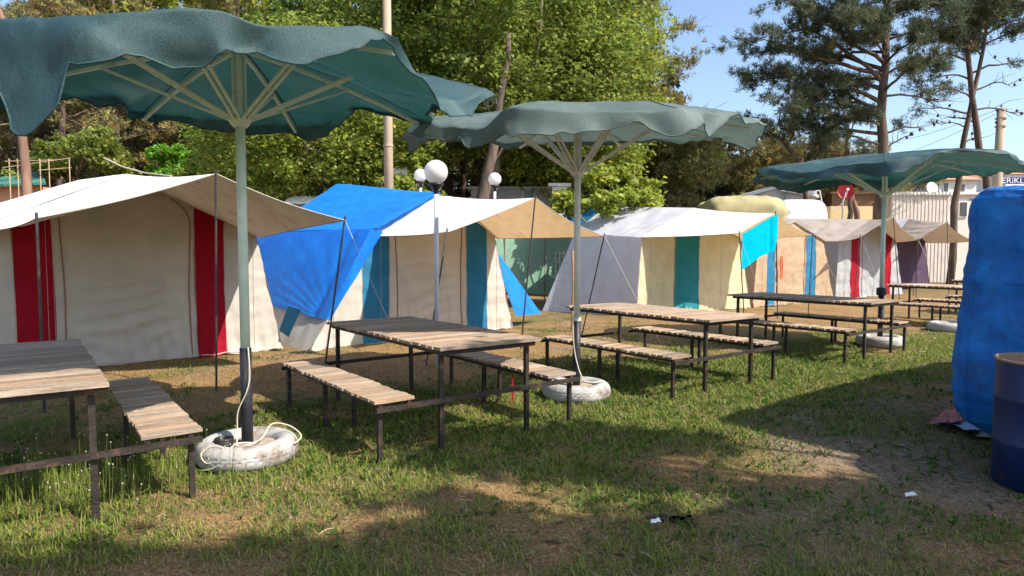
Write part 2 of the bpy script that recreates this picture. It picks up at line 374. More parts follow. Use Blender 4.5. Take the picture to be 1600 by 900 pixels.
# grass blades, thicker on the ground where the cover is lush
def blades(n, name, label, dry, ymin=2.4, ymax=15, tall=None):
    Y = ymin*(ymax/ymin)**(rng.random(n)**.85)
    X = (rng.random(n)*2-1)*(Y*.86+.6)
    if tall is not None:
        X = rng.normal(tall[0], tall[2], n); Y = rng.normal(tall[1], tall[3], n)
    lu, ba = cover(X, Y); u = -.6*X+.8*Y
    clump = fbm(v3(X, Y, 0), 7, 31, 2)*.5+.5
    if dry: keep = rng.random(n) < np.clip(.9-ba*.6, .3, 1)*(.35+.65*clump)
    else: keep = rng.random(n) < np.clip(lu*1.15-.05, .06, 1)*np.clip(1-ba*.9, .05, 1)*(.3+.7*clump)
    keep &= (u < 9.75)
    # nothing grows through the tyres
    for tx, ty in ((-1.9, 4.62), (.66, 6.62), (5.84, 10.3), (8.2, 12.2)): keep &= np.hypot(X-tx, Y-ty) > .35
    X, Y, lu = X[keep], Y[keep], lu[keep]; k = len(X)
    d = np.maximum(Y/4.0, 1)
    hh = (.012+.030*rng.random(k)**1.6)*(1 if dry else 1+.55*lu)
    if tall is not None: hh = .08+.2*rng.random(k)**2
    ww = (.0015+.0018*rng.random(k))*d**.8*(1 if dry else 1.25)
    a = rng.random(k)*2*np.pi; lean = rng.random(k)*(2.8 if dry else 1.7)*hh
    if tall is not None: lean *= .25
    dx, dy = np.cos(a), np.sin(a); lx, ly = np.cos(a+1.57), np.sin(a+1.57)
    z0 = gz(X, Y)-.004
    if dry: hh = hh*(.15+.6*rng.random(k))
    def P(off, l, z): return np.stack([X+dx*off+lx*l, Y+dy*off+ly*l, z0+z], -1)
    V = np.stack([P(-ww, 0, 0), P(ww, 0, 0), P(ww*.7, lean*.35, hh*.6), P(-ww*.7, lean*.35, hh*.6), P(0, lean, hh)], 1)
    q = (np.arange(k)*5)[:, None]
    Fc = np.concatenate([q+np.array([0, 1, 2]), q+np.array([0, 2, 3]), q+np.array([3, 2, 4])])
    r = rng.random((k, 1))
    if dry: c = np.array([.30, .19, .09])*(1-r)+np.array([.58, .42, .22])*r
    else:
        c = np.array([.11, .16, .025])*(1-r)+np.array([.28, .34, .06])*r
        mixd = rng.random((k, 1)) < (.38-.22*lu[:, None]); c = np.where(mixd, np.array([.34, .29, .13]), c)
    o = obj(name, V.reshape(-1, 3), Fc, M['grass'], None, False, np.repeat(c, 5, 0))
    return tag(o, label, 'grass', kind='stuff')
blades(400000, 'green_grass', 'short green grass growing in patches around the tables', False)
blades(300000, 'dry_grass', 'straw coloured dead grass lying over the campsite ground', True)
blades(1500, 'tall_grass', 'taller seeding grass under the leftmost picnic table', False, tall=(-3.0, 4.05, .6, .35))
# seed heads
n = 130; hx = rng.normal(-2.7, .55, n); hy = rng.normal(3.95, .28, n); mbs = MB()
for i in range(n):
    z = .12+.22*random.random(); a = random.random()*.03
    mbs.tube([(hx[i], hy[i], 0), (hx[i]+a, hy[i], z)], .0012, 3, False, (.2, .22, .08))
    mbs.box((hx[i]+a, hy[i], z), (.005, .005, .008), a, (.75, .7, .55))
tag(mbs.build('seed_heads', M['grass']), 'pale seed heads on thin stalks under the leftmost table', 'weeds', kind='stuff')
# low broad-leaved weeds
def weeds():
    n = 9000; X = rng.random(n)*9-4; Y = 3.2+rng.random(n)*6; lu, ba = cover(X, Y)
    k = (rng.random(n) < lu*.9); X, Y = X[k], Y[k]; V = []; Fc = []; cc = []
    for x, y in zip(X, Y):
        for j in range(5):
            a = random.random()*6.28; l = .008+.022*random.random()**1.5; q = len(V); z = .01+.03*random.random(); wd = l*.32
            ca, sa = math.cos(a), math.sin(a)
            V += [(x, y, .004), (x+ca*l*.6-sa*wd, y+sa*l*.6+ca*wd, z), (x+ca*l*1.2, y+sa*l*1.2, z*1.2), (x+ca*l*.6+sa*wd, y+sa*l*.6-ca*wd, z)]
            Fc.append([q, q+1, q+2, q+3]); g = .8+.5*random.random(); cc += [(.07*g, .15*g, .025*g)]*4
    tag(obj('broad_leaf_weeds', V, np.array(Fc), M['grass'], None, False, np.array(cc)), 'low broad leaved weeds scattered through the grass', 'weeds', kind='stuff')
weeds()
def crumbs():
    n = 26000; Y = 2.7*(10/2.7)**rng.random(n); X = (rng.random(n)*2-1)*(Y*.84+.4); lu, ba = cover(X, Y)
    k = rng.random(n) < (.25+.75*ba); X, Y = X[k], Y[k]; k = len(X)
    sz = (.002+.007*rng.random(k)**3)*np.maximum(Y/4, 1)**.6; an = rng.random(k)*6.28
    long_ = np.where(rng.random(k) < .45, 4.5, 1.2); c, s_ = np.cos(an), np.sin(an)
    z = gz(X, Y)+.003
    P = []
    for (a, b, h) in ((-1, -1, 0), (1, -1, 0), (1, 1, 0), (-1, 1, 0), (0, 0, 1)):
        lx, ly = a*sz*long_, b*sz; P.append(np.stack([X+c*lx-s_*ly, Y+s_*lx+c*ly, z+h*sz*1.1], -1))
    V = np.stack(P, 1).reshape(-1, 3); q = (np.arange(k)*5)[:, None]
    Fc = np.concatenate([q+np.array(f) for f in ([0, 1, 4], [1, 2, 4], [2, 3, 4], [3, 0, 4])])
    r = rng.random((k, 1)); col = np.array([.09, .055, .035])*(1-r)+np.array([.42, .33, .22])*r
    tag(obj('ground_litter', V, Fc, M['grass'], None, False, np.repeat(col, 5, 0)), 'small clods, stalks and crumbs of dry litter over the ground', 'litter', kind='stuff')
crumbs()

# ------------------------------------------------------------------ picnic tables
def picnic_table(v, u, seed, label, extra=0.0):
    rd = random.Random(seed)
    t = thing('picnic_table', UV(u, v), label, 'picnic table', 'picnic tables in a row on the grass', GRID)
    def planks(x0, x1, y0, y1, z, wdt):
        m = MB(); y = y0
        while y < y1-.02:
            ww = min(wdt*rd.uniform(.85, 1.15), y1-y)
            g = rd.uniform(.72, 1.15)*(.75 if rd.random() < .12 else 1); wm = rd.uniform(-.05, .06)
            if rd.random() < .12: wm += .12
            m.box(((x0+x1)/2+rd.uniform(-.006, .006), y+ww/2, z+rd.uniform(-.002, .003)), (x1-x0+rd.uniform(-.012, .014), ww-.021, .024),
                  rd.uniform(-.007, .007), (g*(1+wm), g, g*(1-wm)), (rd.uniform(-.03, .03), rd.uniform(-.006, .006)))
            y += ww
        return m
    planks(-.48, .48, -1.12, 1.12+extra, .779, .105).build('tabletop', M['wood'], t, world=False, bevel=.002)
    f = MB()
    for sx in (-1, 1): f.bar((sx*.42, -1.08, .748), (sx*.42, 1.08, .748), .035)
    for y in (-1.06, 0, 1.06): f.bar((-.42, y, .747), (.42, y, .747), .034)
    f.build('table_frame', M['iron'], t, world=False)
    for sx in (-1, 1):
        for sy in (-1, 1):
            l = MB().bar((sx*.41, sy*1.0, -.03), (sx*.405, sy*1.0, .73), .034); l.build('leg', M['iron'], t, world=False)
    for sy in (-1, 1):
        MB().bar((-.95, sy*1.035, .385), (.95, sy*1.035, .385), .033).build('crossbar', M['iron'], t, world=False)
    for sx in (-1, 1):
        x0, x1 = sorted((sx*.64, sx*.95))
        s = planks(x0, x1, -1.02, 1.02, .431, .095).build('bench_seat', M['wood'], t, world=False, bevel=.002)
        bf = MB(); bf.bar((sx*.67, -1.0, .402), (sx*.67, 1.0, .402), .03); bf.bar((sx*.9, -1.0, .402), (sx*.9, 1.0, .402), .03)
        bf.bar((sx*.67, 0, .402), (sx*.9, 0, .402), .028)
        bf.build('bench_frame', M['iron'], s, world=False)
        for (lx, ly) in ((.9, -.98), (.9, .98), (.9, .06), (.67, .0)):
            MB().bar((sx*lx, ly, -.03), (sx*lx, ly, .39), .032).build('leg', M['iron'], s, world=False)
    return t
picnic_table(-.13, 5.2, 1, 'plank picnic table at far left cut by the photo edge, beside the first tyre')
picnic_table(2.89, 5.2, 2, 'plank picnic table between the first two parasols, with half its top in shade')
picnic_table(6.08, 5.2, 3, 'fully sunlit picnic table just right of the faded parasol')
picnic_table(9.68, 5.25, 4, 'picnic table in front of the third parasol, its left half green in shade', .05)
picnic_table(15.15, 5.2, 5, 'distant picnic table behind the third parasol pole, half hidden by the blue tarp')
picnic_table(18.6, 5.2, 6, 'farthest picnic table, only its corner showing beside the blue tarp edge')
# short red stake under the second table's bench
tag(MB().bar(G(801, 633), G(801, 633)+np.array([0, 0, .30]), .02).build('stake', M['redpaint']), 'short red painted stake under the middle table bench', 'stake')

# ------------------------------------------------------------------ parasols in tyres
def tyre_mesh():
    m = MB(); prof = []
    for (r, z) in ((.185, .02), (.182, .10), (.195, .142), (.22, .165), (.255, .175), (.288, .168), (.315, .148), (.330, .122), (.3345, .104), (.3325, .1), (.336, .096), (.338, .078), (.336, .075), (.338, .072), (.336, .045), (.328, .02), (.305, -.005), (.28, -.02)):
        prof.append((r*1.03, z+.014))
    m.lathe(prof, (0, 0, 0), 132)
    V = m.V[0]; r = np.hypot(V[:, 0], V[:, 1]); j = np.arange(len(V)) % 132
    row = np.arange(len(V))//132
    cut = ((j+row*2) % 4 == 0) & (r > .335)
    V[:, 2] *= .90; V[cut, :2] *= .984; dent = 1+.004*vnoise(V, 4, 3); V[:, 0] *= dent; V[:, 1] *= dent
    return m
def loop_tube(m, pts, r, n=6):
    P = np.array(pts, float); out = []
    for i in range(len(P)-1):
        p0, p1, p2, p3 = P[max(i-1, 0)], P[i], P[i+1], P[min(i+2, len(P)-1)]
        for k in range(8):
            t = k/8; out.append(.5*((2*p1)+(-p0+p2)*t+(2*p0-5*p1+4*p2-p3)*t*t+(-p0+3*p1-3*p2+p3)*t**3))
    out.append(P[-1]); m.tube(out, r, n)
def parasol(x, y, zt, zh, ribs0, ctrl, net, paint, label, seed, lean=(0, 0), sagamt=.05, jz=None):
    t = thing('parasol', (x, y, 0), label, 'parasol', 'green net parasols standing in white tyres')
    o = np.array([x, y, 0.])
    ctrl = sorted(ctrl); th = np.array([c[0] for c in ctrl], float)
    def per(k, a): return np.interp(a, np.concatenate([th-360, th, th+360]), np.tile([c[k] for c in ctrl], 3))
    def psm(k, a): return sum(per(k, a+d) for d in (-4, -2, 0, 2, 4))/5
    lx, ly = lean
    def PT(z): return o+np.array([lx*z, ly*z, z])
    MB().tube([PT(-.05), PT(.81)], .040, 20).build('lower_pole', M['black'], t, True)
    MB().tube([PT(.81), PT(zh)], .033, 20).build('pole', paint, t, True)
    hub = MB().lathe([(.0, -.05), (.045, -.05), (.07, -.02), (.075, .0), (.06, .02), (.0, .02)], PT(zh), 16); hub.build('hub', paint, t)
    up = MB().tube([PT(zh), PT(zt)], .024, 12)
    for k in range(4):
        a = k*math.pi/2+.4; d = np.array([math.cos(a), math.sin(a), 0])*.038; up.tube([PT(zh)+d, PT(zt)+d], .010, 6)
    up.build('upper_pole', paint, t)
    def zprof(r01, a): return zt+(psm(2, a)-zt)*r01**1.5
    for k in range(8):
        a = ribs0+45*k; d = np.array([math.cos(R(a)), math.sin(R(a)), 0]); rr = psm(1, a)*.97; pts = []
        for q in (0.03, .25, .5, .75, 1): pts.append(PT(0)+d*rr*q+np.array([0, 0, zprof(q, a)-.035]))
        rb = MB().tube(pts, .016, 4, sq=True).build('rib', paint, t)
        j = .5+.06*((k*37+seed) % 5)/5
        e = PT(0)+d*rr*j+np.array([0, 0, zprof(j, a)-.055])
        side = np.array([-d[1], d[0], 0])*.02
        MB().tube([PT(zh)+d*.06+side, e+side], .012, 4, sq=True).tube([PT(zh)+d*.06-side, e-side], .012, 4, sq=True).build('strut', paint, t)
    # net: taut over the ribs, sagging between them, with a loose flap hanging from the rim
    NA, NR, NFp = 288, 34, 14
    A = np.linspace(0, 360, NA, endpoint=False)
    rim = psm(1, A); zr = psm(2, A); fl = per(3, A)*(1+.45*vnoise(v3(np.cos(np.radians(A))*7, np.sin(np.radians(A))*7, seed)))+.02*np.abs(vnoise(v3(np.cos(np.radians(A))*19, np.sin(np.radians(A))*19, seed))); cu = per(4, A)
    rows = []
    for i in range(NR):
        q = i/(NR-1)
        sag = sagamt*np.sin(np.pi*q)*np.abs(np.sin(np.radians((A-ribs0)*4)))**1.2
        rsc = rim*q*(1-.035*q*np.abs(np.sin(np.radians((A-ribs0)*4))))
        rows.append(np.stack([rsc*np.cos(np.radians(A)), rsc*np.sin(np.radians(A)), zt+(zr-zt)*q**1.5-sag*(.4+.6*q)+.004], -1))
    base = rows[-1]
    for i in range(1, NFp+1):
        q = i/NFp; L_ = fl*q
        out = cu*L_+(.05*np.sin(np.radians(A*11+seed*30))+.018*np.abs(np.sin(np.radians(A*17+seed*10))))*q*np.minimum(fl/.25, 1)
        dirs = np.stack([np.cos(np.radians(A)), np.sin(np.radians(A)), 0*A], -1)
        dn = L_*np.sqrt(np.clip(1-cu**2, .1, 1))
        rows.append(base+dirs*out[:, None]-np.array([0, 0, 1.])*dn[:, None])
    P = np.stack(rows, 0)
    nn = fbm(P, 1.2, seed, 2)*.045-.055*np.abs(vnoise(P*np.array([1, 1, .4]), 2.2, seed+5))-.022*np.abs(vnoise(P, 5.5, seed+8))+.03
    q = np.linspace(0, 1.4, NR+NFp)[:, None]
    P[..., 2] += nn*np.clip(q, 0, 1); ed = np.clip((q-.85)/.5, 0, 1); e1 = fbm(P, 2.8, seed+20, 2); e2 = fbm(P, 2.8, seed+40, 2)
    P[..., 0] += (.08*e1+.6*nn)*ed; P[..., 1] += .08*e2*ed; P[..., 2] += .025*fbm(P, 7, seed+60, 2)*ed
    P = P+PT(0)
    cn = sheet('canopy', P, net, t, wrap=True)
    hm = MB(); hm.tube(list(P[-1])+[P[-1][0]], .0055, 5); hm.build('hem', net, cn, True)
    for k in range(8):
        j = int(round(((ribs0+45*k) % 360)/360*NA)) % NA
        MB().tube([P[i, j]+[0, 0, .002] for i in range(0, NR, 2)], .006, 5).build('seam', net, cn)
    return t
def tyre_base(t, x, y):
    c = (x, y, 0)
    m = tyre_mesh(); V = np.concatenate(m.V)+np.array(c)
    ty = obj('tyre', V, m.F, M['tyre'], t, True)
    f = MB(); f.lathe([(.0, .135), (.06, .13), (.12, .12), (.20, .115)], c, 24); f.build('cement_fill', M['cement'], ty, True)
U1 = (-1.90, 4.62); U2 = (.66, 6.62); U3 = (5.84, 10.3)
t1 = parasol(*U1, 2.93, 2.41, 5, [
    (5, 1.74, 2.64, .06, .6), (27, 1.45, 2.66, .05, .3), (50, 1.75, 2.66, .05, .3), (70, 1.35, 2.76, .03, .2), (88, 1.74, 2.66, .10, .2), (112, 1.5, 2.64, .08, .2),
    (140, 1.75, 2.66, .05, .2), (153, 1.35, 2.66, .03, .2), (170, 1.35, 2.62, .03, .2), (185, 1.72, 2.6, .2, .2), (207, 1.7, 2.58, .3, .25), (230, 1.7, 2.6, .34, .35), (247, 1.66, 2.58, .38, .3),
    (258, 1.68, 2.53, .44, .25), (264, 1.7, 2.52, .38, .2), (269, 1.7, 2.52, .12, .2), (275, 1.72, 2.52, .18, .1), (281, 1.72, 2.53, .34, .1), (288, 1.72, 2.54, .2, .1), (300, 1.7, 2.56, .15, .1), (310, 1.72, 2.59, .08, .2),
    (318, 1.77, 2.62, .02, .3), (324, 1.62, 2.55, .05, .3), (338, 1.5, 2.40, .07, .5), (352, 1.64, 2.46, .08, .6)],
    M['net'], M['pale'], 'large dark green net parasol at left, nearest of the three', 1, sagamt=.06)
t2 = parasol(*U2, 2.90, 2.29, 20, [
    (0, 1.64, 2.66, .12, .3), (20, 1.66, 2.74, .03, .3), (45, 1.6, 2.80, .02, .1), (65, 1.72, 2.81, .03, .1), (90, 1.6, 2.80, .02, .1), (110, 1.72, 2.81, .04, .1), (135, 1.6, 2.80, .03, .1),
    (155, 1.72, 2.78, .05, .1), (180, 1.66, 2.76, .20, .2), (200, 1.65, 2.70, .10, .1), (225, 1.60, 2.50, .10, .2), (238, 1.62, 2.52, .12, .1), (246, 1.72, 2.62, .24, .1), (253, 1.72, 2.60, .16, .1), (270, 1.70, 2.57, .13, .1),
    (292, 1.76, 2.57, .17, .1), (315, 1.70, 2.60, .05, .3), (338, 1.68, 2.64, .08, .4)],
    M['net2'], M['palew'], 'faded grey green net parasol in the middle of the photo', 4, sagamt=.02)
t3 = parasol(*U3, 3.0, 2.38, 15, [
    (0, 1.80, 2.80, .06, .6), (22, 1.76, 2.82, .1, .6), (60, 1.9, 2.80, .1, .2), (105, 1.9, 2.74, .12, .1), (150, 1.9, 2.76, .1, .2), (180, 1.95, 2.76, .1, .8), (205, 1.85, 2.66, .1, .3), (225, 1.85, 2.64, .10, .2),
    (240, 1.8, 2.64, .16, .2), (262, 1.8, 2.78, .03, .3), (285, 1.85, 2.80, .04, .3), (308, 1.85, 2.70, .08, .3), (325, 1.88, 2.64, .22, .3), (342, 1.80, 2.72, .12, .4)],
    M['net'], M['pale'], 'small looking green net parasol farthest back on the right', 9, sagamt=.05)
for t_, U_ in ((t1, U1), (t2, U2), (t3, U3)): tyre_base(t_, *U_)
for (px, py, r0) in ((0, 0, 0),):
    pass
# clamp on the third pole
MB().lathe([(.0, -.06), (.07, -.06), (.075, 0), (.07, .06), (0, .06)], (U3[0], U3[1], .86), 10).build('clamp', M['black'], t3)
MB().tube([(U2[0], U2[1], .79), (U2[0], U2[1], .825)], .043, 16).build('collar', M['palew'], t2)
tt = thing('tyre_planter', (8.2, 12.2, 0), 'white tyre half hidden behind the blue tarp at right', 'tyre')
tyre_base(tt, 8.2, 12.2)
# cords wound round the poles
def P1(dx, dy, z): return (U1[0]+dx, U1[1]+dy, z)
m = MB()
loop_tube(m, [P1(.035, -.04, .82), P1(.045, -.045, .62), P1(.02, -.05, .50), P1(-.045, -.045, .36), P1(-.05, -.05, .22), P1(-.02, -.12, .14), P1(.06, -.14, .15), P1(.12, -.04, .17), P1(.15, .08, .24), P1(.27, .1, .22), P1(.38, .02, .17), P1(.35, -.04, .13)], .0045)
tag(m.build('cable', M['cord']), 'cream cord hanging down the black pole of the nearest parasol', 'cord', 'cream cords at the parasol feet')
m = MB()
loop_tube(m, [P1(-.30, -.06, .12), P1(-.335, -.10, .02), P1(-.22, -.28, .02), P1(-.08, -.335, .06), P1(-.03, -.30, .15), P1(-.12, -.26, .185), P1(-.2, -.28, .13), P1(-.14, -.325, .08), P1(-.05, -.31, .12), P1(.02, -.23, .185), P1(.12, -.16, .17)], .004)
tag(m.build('cable', M['cord']), 'cream cord looped over the near side of the first tyre', 'cord', 'cream cords at the parasol feet')
m = MB()
loop_tube(m, [(U2[0]-.03, U2[1]-.045, .95), (U2[0]-.04, U2[1]-.045, .7), (U2[0]-.02, U2[1]-.05, .45), (U2[0]+.05, U2[1]-.10, .22), (U2[0]+.15, U2[1]-.1, .175), (U2[0]+.28, U2[1]-.02, .17), (U2[0]+.34, U2[1]+.02, .08)], .006)
tag(m.build('cable', M['cord']), 'cream cord trailing from the middle parasol pole across its tyre', 'cord', 'cream cords at the parasol feet')
# small black hose coil inside the first tyre
m = MB()
for k in range(3):
    a = np.linspace(0, 2*math.pi, 20); m.tube([P1(-.13+.055*math.cos(q), -.09+.055*math.sin(q), .145+k*.016) for q in a], .011, 6)
tag(m.build('rubber_coil', M['dark']), 'small black rubber coil lying inside the nearest tyre', 'coil')

# ------------------------------------------------------------------ tents
def lerp(a, b, t): return a+(b-a)*t
def tent(label, W, mats, stripes, door, aw=None, seed=1, ub=12.8, vb=None, cat='tent', poles=True, zfoot=.0, doorpipe=True, side_mat=None, left_roof=None):
    """W: bl,br feet; el,er eaves; pk peak; ze,zp heights; uL,uR wall positions at both ends.  vb: back el, pk, er, zp, ze, bl, br"""
    root = thing('tent', UV((W['uL']+W['uR'])/2, (W['bl']+W['br'])/2), label, cat, 'canvas family tents in a row')
    span = W['br']-W['bl']
    def uu(v): return lerp(W['uL'], W['uR'], (v-W['bl'])/span)
    zeL, zeR = W.get('zeL', W.get('ze')), W.get('zeR', W.get('ze'))
    def top(a):            # a 0..1 -> (v,z) along eave-peak-eave
        pk = (W['pk']-W['el'])/(W['er']-W['el'])
        v = lerp(W['el'], W['er'], a)
        z = np.where(a < pk, lerp(zeL, W['zp'], a/pk), lerp(W['zp'], zeR, (a-pk)/(1-pk)))
        return v, z
    def wallP(a, h, off=0.0):
        vt, zt = top(a); vbm = lerp(W['bl'], W['br'], a)
        v = lerp(vbm, vt, h); z = zfoot+(zt-zfoot)*h
        dv0, dv1 = door if door else (0, 0)
        u = uu(v)
        P = np.stack([.8*v-.6*u, .6*v+.8*u, z], -1)
        # cloth: door bellies out, horizontal creases, foot rucked up
        ctr = np.clip((v-dv0)/(dv1-dv0+1e-6), 0, 1) if door else 0*v
        belly = np.sin(np.pi*ctr)*np.sin(np.pi*np.clip(h*.95, 0, 1))*.05
        cre = W.get('cre', .003)*np.sin(z*30+6*vnoise(v3(v, z, seed), 1.7, seed)+3*np.cos(np.pi*ctr))*np.sin(np.pi*ctr)*np.exp(-((h-.32)/.28)**2)
        wr = .016*fbm(v3(v*1.6, z*3.2, seed), 1.3, seed, 3)-.020*np.abs(vnoise(v3(v*2.2+z*.9, z*1.1, seed), 1.6, seed+9))-.012*np.abs(vnoise(v3(v*1.2-z*1.5, z*2.6, seed), 2.2, seed+12))+.010*np.sin(v*38+z*5+5*vnoise(v3(v, z, 2), 2, 3))*np.exp(-h/.18)
        foot = .06*np.exp(-h/.05)*(.6+.6*vnoise(v3(v*2, 0*v, 1), 2, seed))
        d = belly+cre+wr+foot+off
        P = P+np.array([.6, -.8, 0])*d[..., None]
        P[..., 2] += .018*vnoise(v3(v*3, 0*v, 0), 2, seed+3)*np.exp(-h/.05)
        return P
    A, Hh = ST(170, 60)
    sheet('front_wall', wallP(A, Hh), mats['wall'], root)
    def a_of(v, h):         # invert: which a gives v at height h
        vt0, vt1 = lerp(W['bl'], W['el'], h), lerp(W['br'], W['er'], h)
        return (v-vt0)/(vt1-vt0)
    for (s0, s1, mm) in stripes:
        h = np.linspace(.0, .995, 50)[None, :]; q = np.linspace(0, 1, 14)[:, None]
        v = lerp(s0, s1, q)+.012*np.sin(h*5+s0); a = np.clip(a_of(v, h+0*q), 0, 1)
        sheet('stripe', wallP(a, h+0*a, .005), mm, root)
    if door:
        d0, d1 = door; hp = .90
        pts = []
        for q in np.linspace(0, 1, 40): pts.append((d0+.02*math.sin(q*4), .02+.88*q))
        for q in np.linspace(0, 1, 16)[1:]: pts.append((d0+(d1-d0)*.16*(1-math.cos(q*math.pi/2)), .90+.08*math.sin(q*math.pi/2)))
        pts2 = [(d1+(d0-p[0]), p[1]) for p in pts][::-1]
        for seg in (pts, pts2):
            vv = np.array([p[0] for p in seg]); hh = np.array([p[1] for p in seg])
            a = np.clip(a_of(vv, hh), 0, 1); MB().tube(list(wallP(a, hh, .009)), .0075, 5).build('door_piping', M['piping'], root)
    sv = [W['bl']+span*(k+.5)/5 for k in range(5)]
    for x in sv+[q_ for st in stripes for q_ in st[:2]]:
        if door and door[0]-.02 < x < door[1]+.02: continue
        h = np.linspace(.01, .97, 30); a = np.clip(a_of(x+0*h, h), .002, .998)
        MB().tube(list(wallP(a, h, .006)), .0028, 4).build('seam', mats['wall'], root)
    a = np.linspace(.003, .997, 60); MB().tube(list(wallP(a, 0*a+.012, .004)), .008, 5).build('hem', mats['wall'], root)
    # sides, back and roof
    B = vb or {}
    bEl, bPk, bEr = B.get('el', W['el']), B.get('pk', W['pk']), B.get('er', W['er'])
    bze, bzp = B.get('ze', zeL), B.get('zp', W['zp']); bbl, bbr = B.get('bl', W['bl']), B.get('br', W['br'])
    def UZ(u, v, z): return UV(u, v, z)
    def patch(nm, a, b_, c, d, m, amp=.02, sag=0.0, ns=40, nt_=50, bulge=0):
        P = quad(a, b_, c, d, ns, nt_); S, T = ST(ns, nt_)
        P[..., 2] -= sag*np.sin(np.pi*S)*np.sin(np.pi*T)
        dd = amp*fbm(P, 1.5, seed+11, 3)+.3*amp*np.sin(T*25+6*vnoise(P, 1.2, seed))
        dd *= np.minimum(1, 8*np.minimum(np.minimum(S, 1-S), np.minimum(T, 1-T))+.1)
        return sheet(nm, P, m, root, dd)
    eL = UZ(uu(W['el']), W['el'], zeL); eR = UZ(uu(W['er']), W['er'], zeR); pk = UZ(uu(W['pk']), W['pk'], W['zp'])
    fL = UZ(W['uL'], W['bl'], 0); fR = UZ(W['uR'], W['br'], 0)
    ubR = ub+(W['uR']-W['uL'])
    beL = UZ(ub, bEl, bze); beR = UZ(ubR, bEr, bze); bpk = UZ((ub+ubR)/2, bPk, bzp); bfL = UZ(ub, bbl, 0); bfR = UZ(ubR, bbr, 0)
    sm = side_mat or mats['wall']
    patch('side_wall', fL, bfL, beL, eL, sm, .02); patch('side_wall', fR, bfR, beR, eR, sm, .02)
    bw = MB().add([bfL, bfR, beR, bpk, beL], [[0, 1, 2, 3, 4]]); bw.build('back_wall', sm, root)
    up = np.array([0, 0, .012]); ov = UV(0, -.06, -.04); ovr = UV(0, .06, -.04)
    fr = UV(-.05, 0, 0)
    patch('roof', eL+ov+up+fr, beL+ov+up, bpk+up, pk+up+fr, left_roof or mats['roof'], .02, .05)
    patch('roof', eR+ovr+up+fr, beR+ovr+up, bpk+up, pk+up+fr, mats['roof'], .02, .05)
    if aw:
        FL, FP, FR = [UZ(*p) for p in aw]
        # awning: two sails, scalloped edges pulled tight at the poles
        for (side, e0, f0) in ((-1, eL+ov, FL), (1, eR+ovr, FR)):
            ns, nq = 44, 54; S, T = ST(ns, nq)           # S: edge->ridge ; T: wall->front
            P = quad(e0+up, f0, FP, pk+up, ns, nq)
            P[..., 2] -= .055*np.sin(np.pi*T)*(1-.35*S)+.03*np.sin(np.pi*S)*T
            edge = np.exp(-S/.18)*np.sin(np.pi*T)*.13
            dirv = (FP-FL if side < 0 else FP-FR); dirv = dirv/np.linalg.norm(dirv)
            P = P+dirv*edge[..., None]
            front = np.exp(-(1-T)/.15)*np.sin(np.pi*S)*.09
            P = P+np.array([-.6, .8, 0])*front[..., None]
            dd = .016*fbm(P, 1.6, seed+side+5, 3)+.008*np.sin(26*(S-.2*T)+5*vnoise(P, 1, seed))*np.sin(np.pi*T)
            dd *= np.minimum(1, 10*np.minimum(np.minimum(S, 1-S), np.minimum(T, 1-T))+.05)
            sheet('awning', P, mats.get('awning', mats['roof']), root, dd)
            V = [P[0, j] for j in range(0, nq, 3)]+[P[0, -1]]; MB().tube(V, .005, 5).build('hem', M['piping'], root)
            V = [P[i, -1] for i in range(0, ns, 3)]+[P[-1, -1]]; MB().tube(V, .006, 5).build('hem', mats['wall'], root)
            for jj in (int(nq*.35), int(nq*.7)): MB().tube([P[i, jj]+[0, 0, .003] for i in range(0, ns, 2)], .0035, 4).build('seam', mats['wall'], root)
        if poles:
            for (p, off) in ((FL, W.get('pl', (-.12, -.18))), (FP, W.get('pp', (0, -.05))), (FR, W.get('pr', (.05, -.18)))):
                du, dv = off[1], off[0]
                b0 = p+UV(du, dv, 0); b0[2] = -.02
                MB().tube([b0, p+np.array([0, 0, .05])], .012, 8).build('awning_pole', M['irond'], root)
            for (p, off) in (((FR, (.5, -.8)),) if W.get('cre') else ((FL, (-.15, -.9)), (FR, (.5, -.8)))):
                b0 = p+UV(off[1], off[0], 0); b0[2] = 0
                MB().tube([b0, (b0+p)/2-np.array([0, 0, .03]), p], .0035, 4).build('guy_rope', M['rope'], root)
    return root

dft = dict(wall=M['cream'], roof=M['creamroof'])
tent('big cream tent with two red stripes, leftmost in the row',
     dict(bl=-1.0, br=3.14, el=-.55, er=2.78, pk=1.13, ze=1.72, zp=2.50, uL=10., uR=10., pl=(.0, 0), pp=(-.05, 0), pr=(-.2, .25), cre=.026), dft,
     [(-.09, .31, M['red']), (1.94, 2.33, M['red'])], (.40, 1.88), ((7.4, .12, 1.80), (7.4, 1.66, 2.31), (7.4, 3.08, 1.86)), 3, ub=13.0,
     vb=dict(pk=.8, zp=2.66, ze=1.95, el=-1.0, er=2.4))
tentB = tent('cream tent with blue stripes whose back half is wrapped in blue tarp',
     dict(bl=3.35, br=7.6, el=4.58, er=7.12, pk=6.05, ze=1.76, zp=2.44, uL=9.5, uR=10.1, pl=(-.55, -.35), pp=(-.25, .05), pr=(-.2, .35), cre=.018),
     dict(wall=M['cream'], roof=M['whiteroof']),
     [(4.28, 4.78, M['blue']), (6.42, 6.92, M['blue'])], (4.92, 6.3), ((7.8, 4.73, 1.76), (7.8, 6.3, 2.31), (7.8, 7.78, 1.74)), 8, ub=12.6,
     vb=dict(el=3.75, pk=5.15, er=6.5, zp=2.74, ze=1.74, bl=3.2, br=7.2))
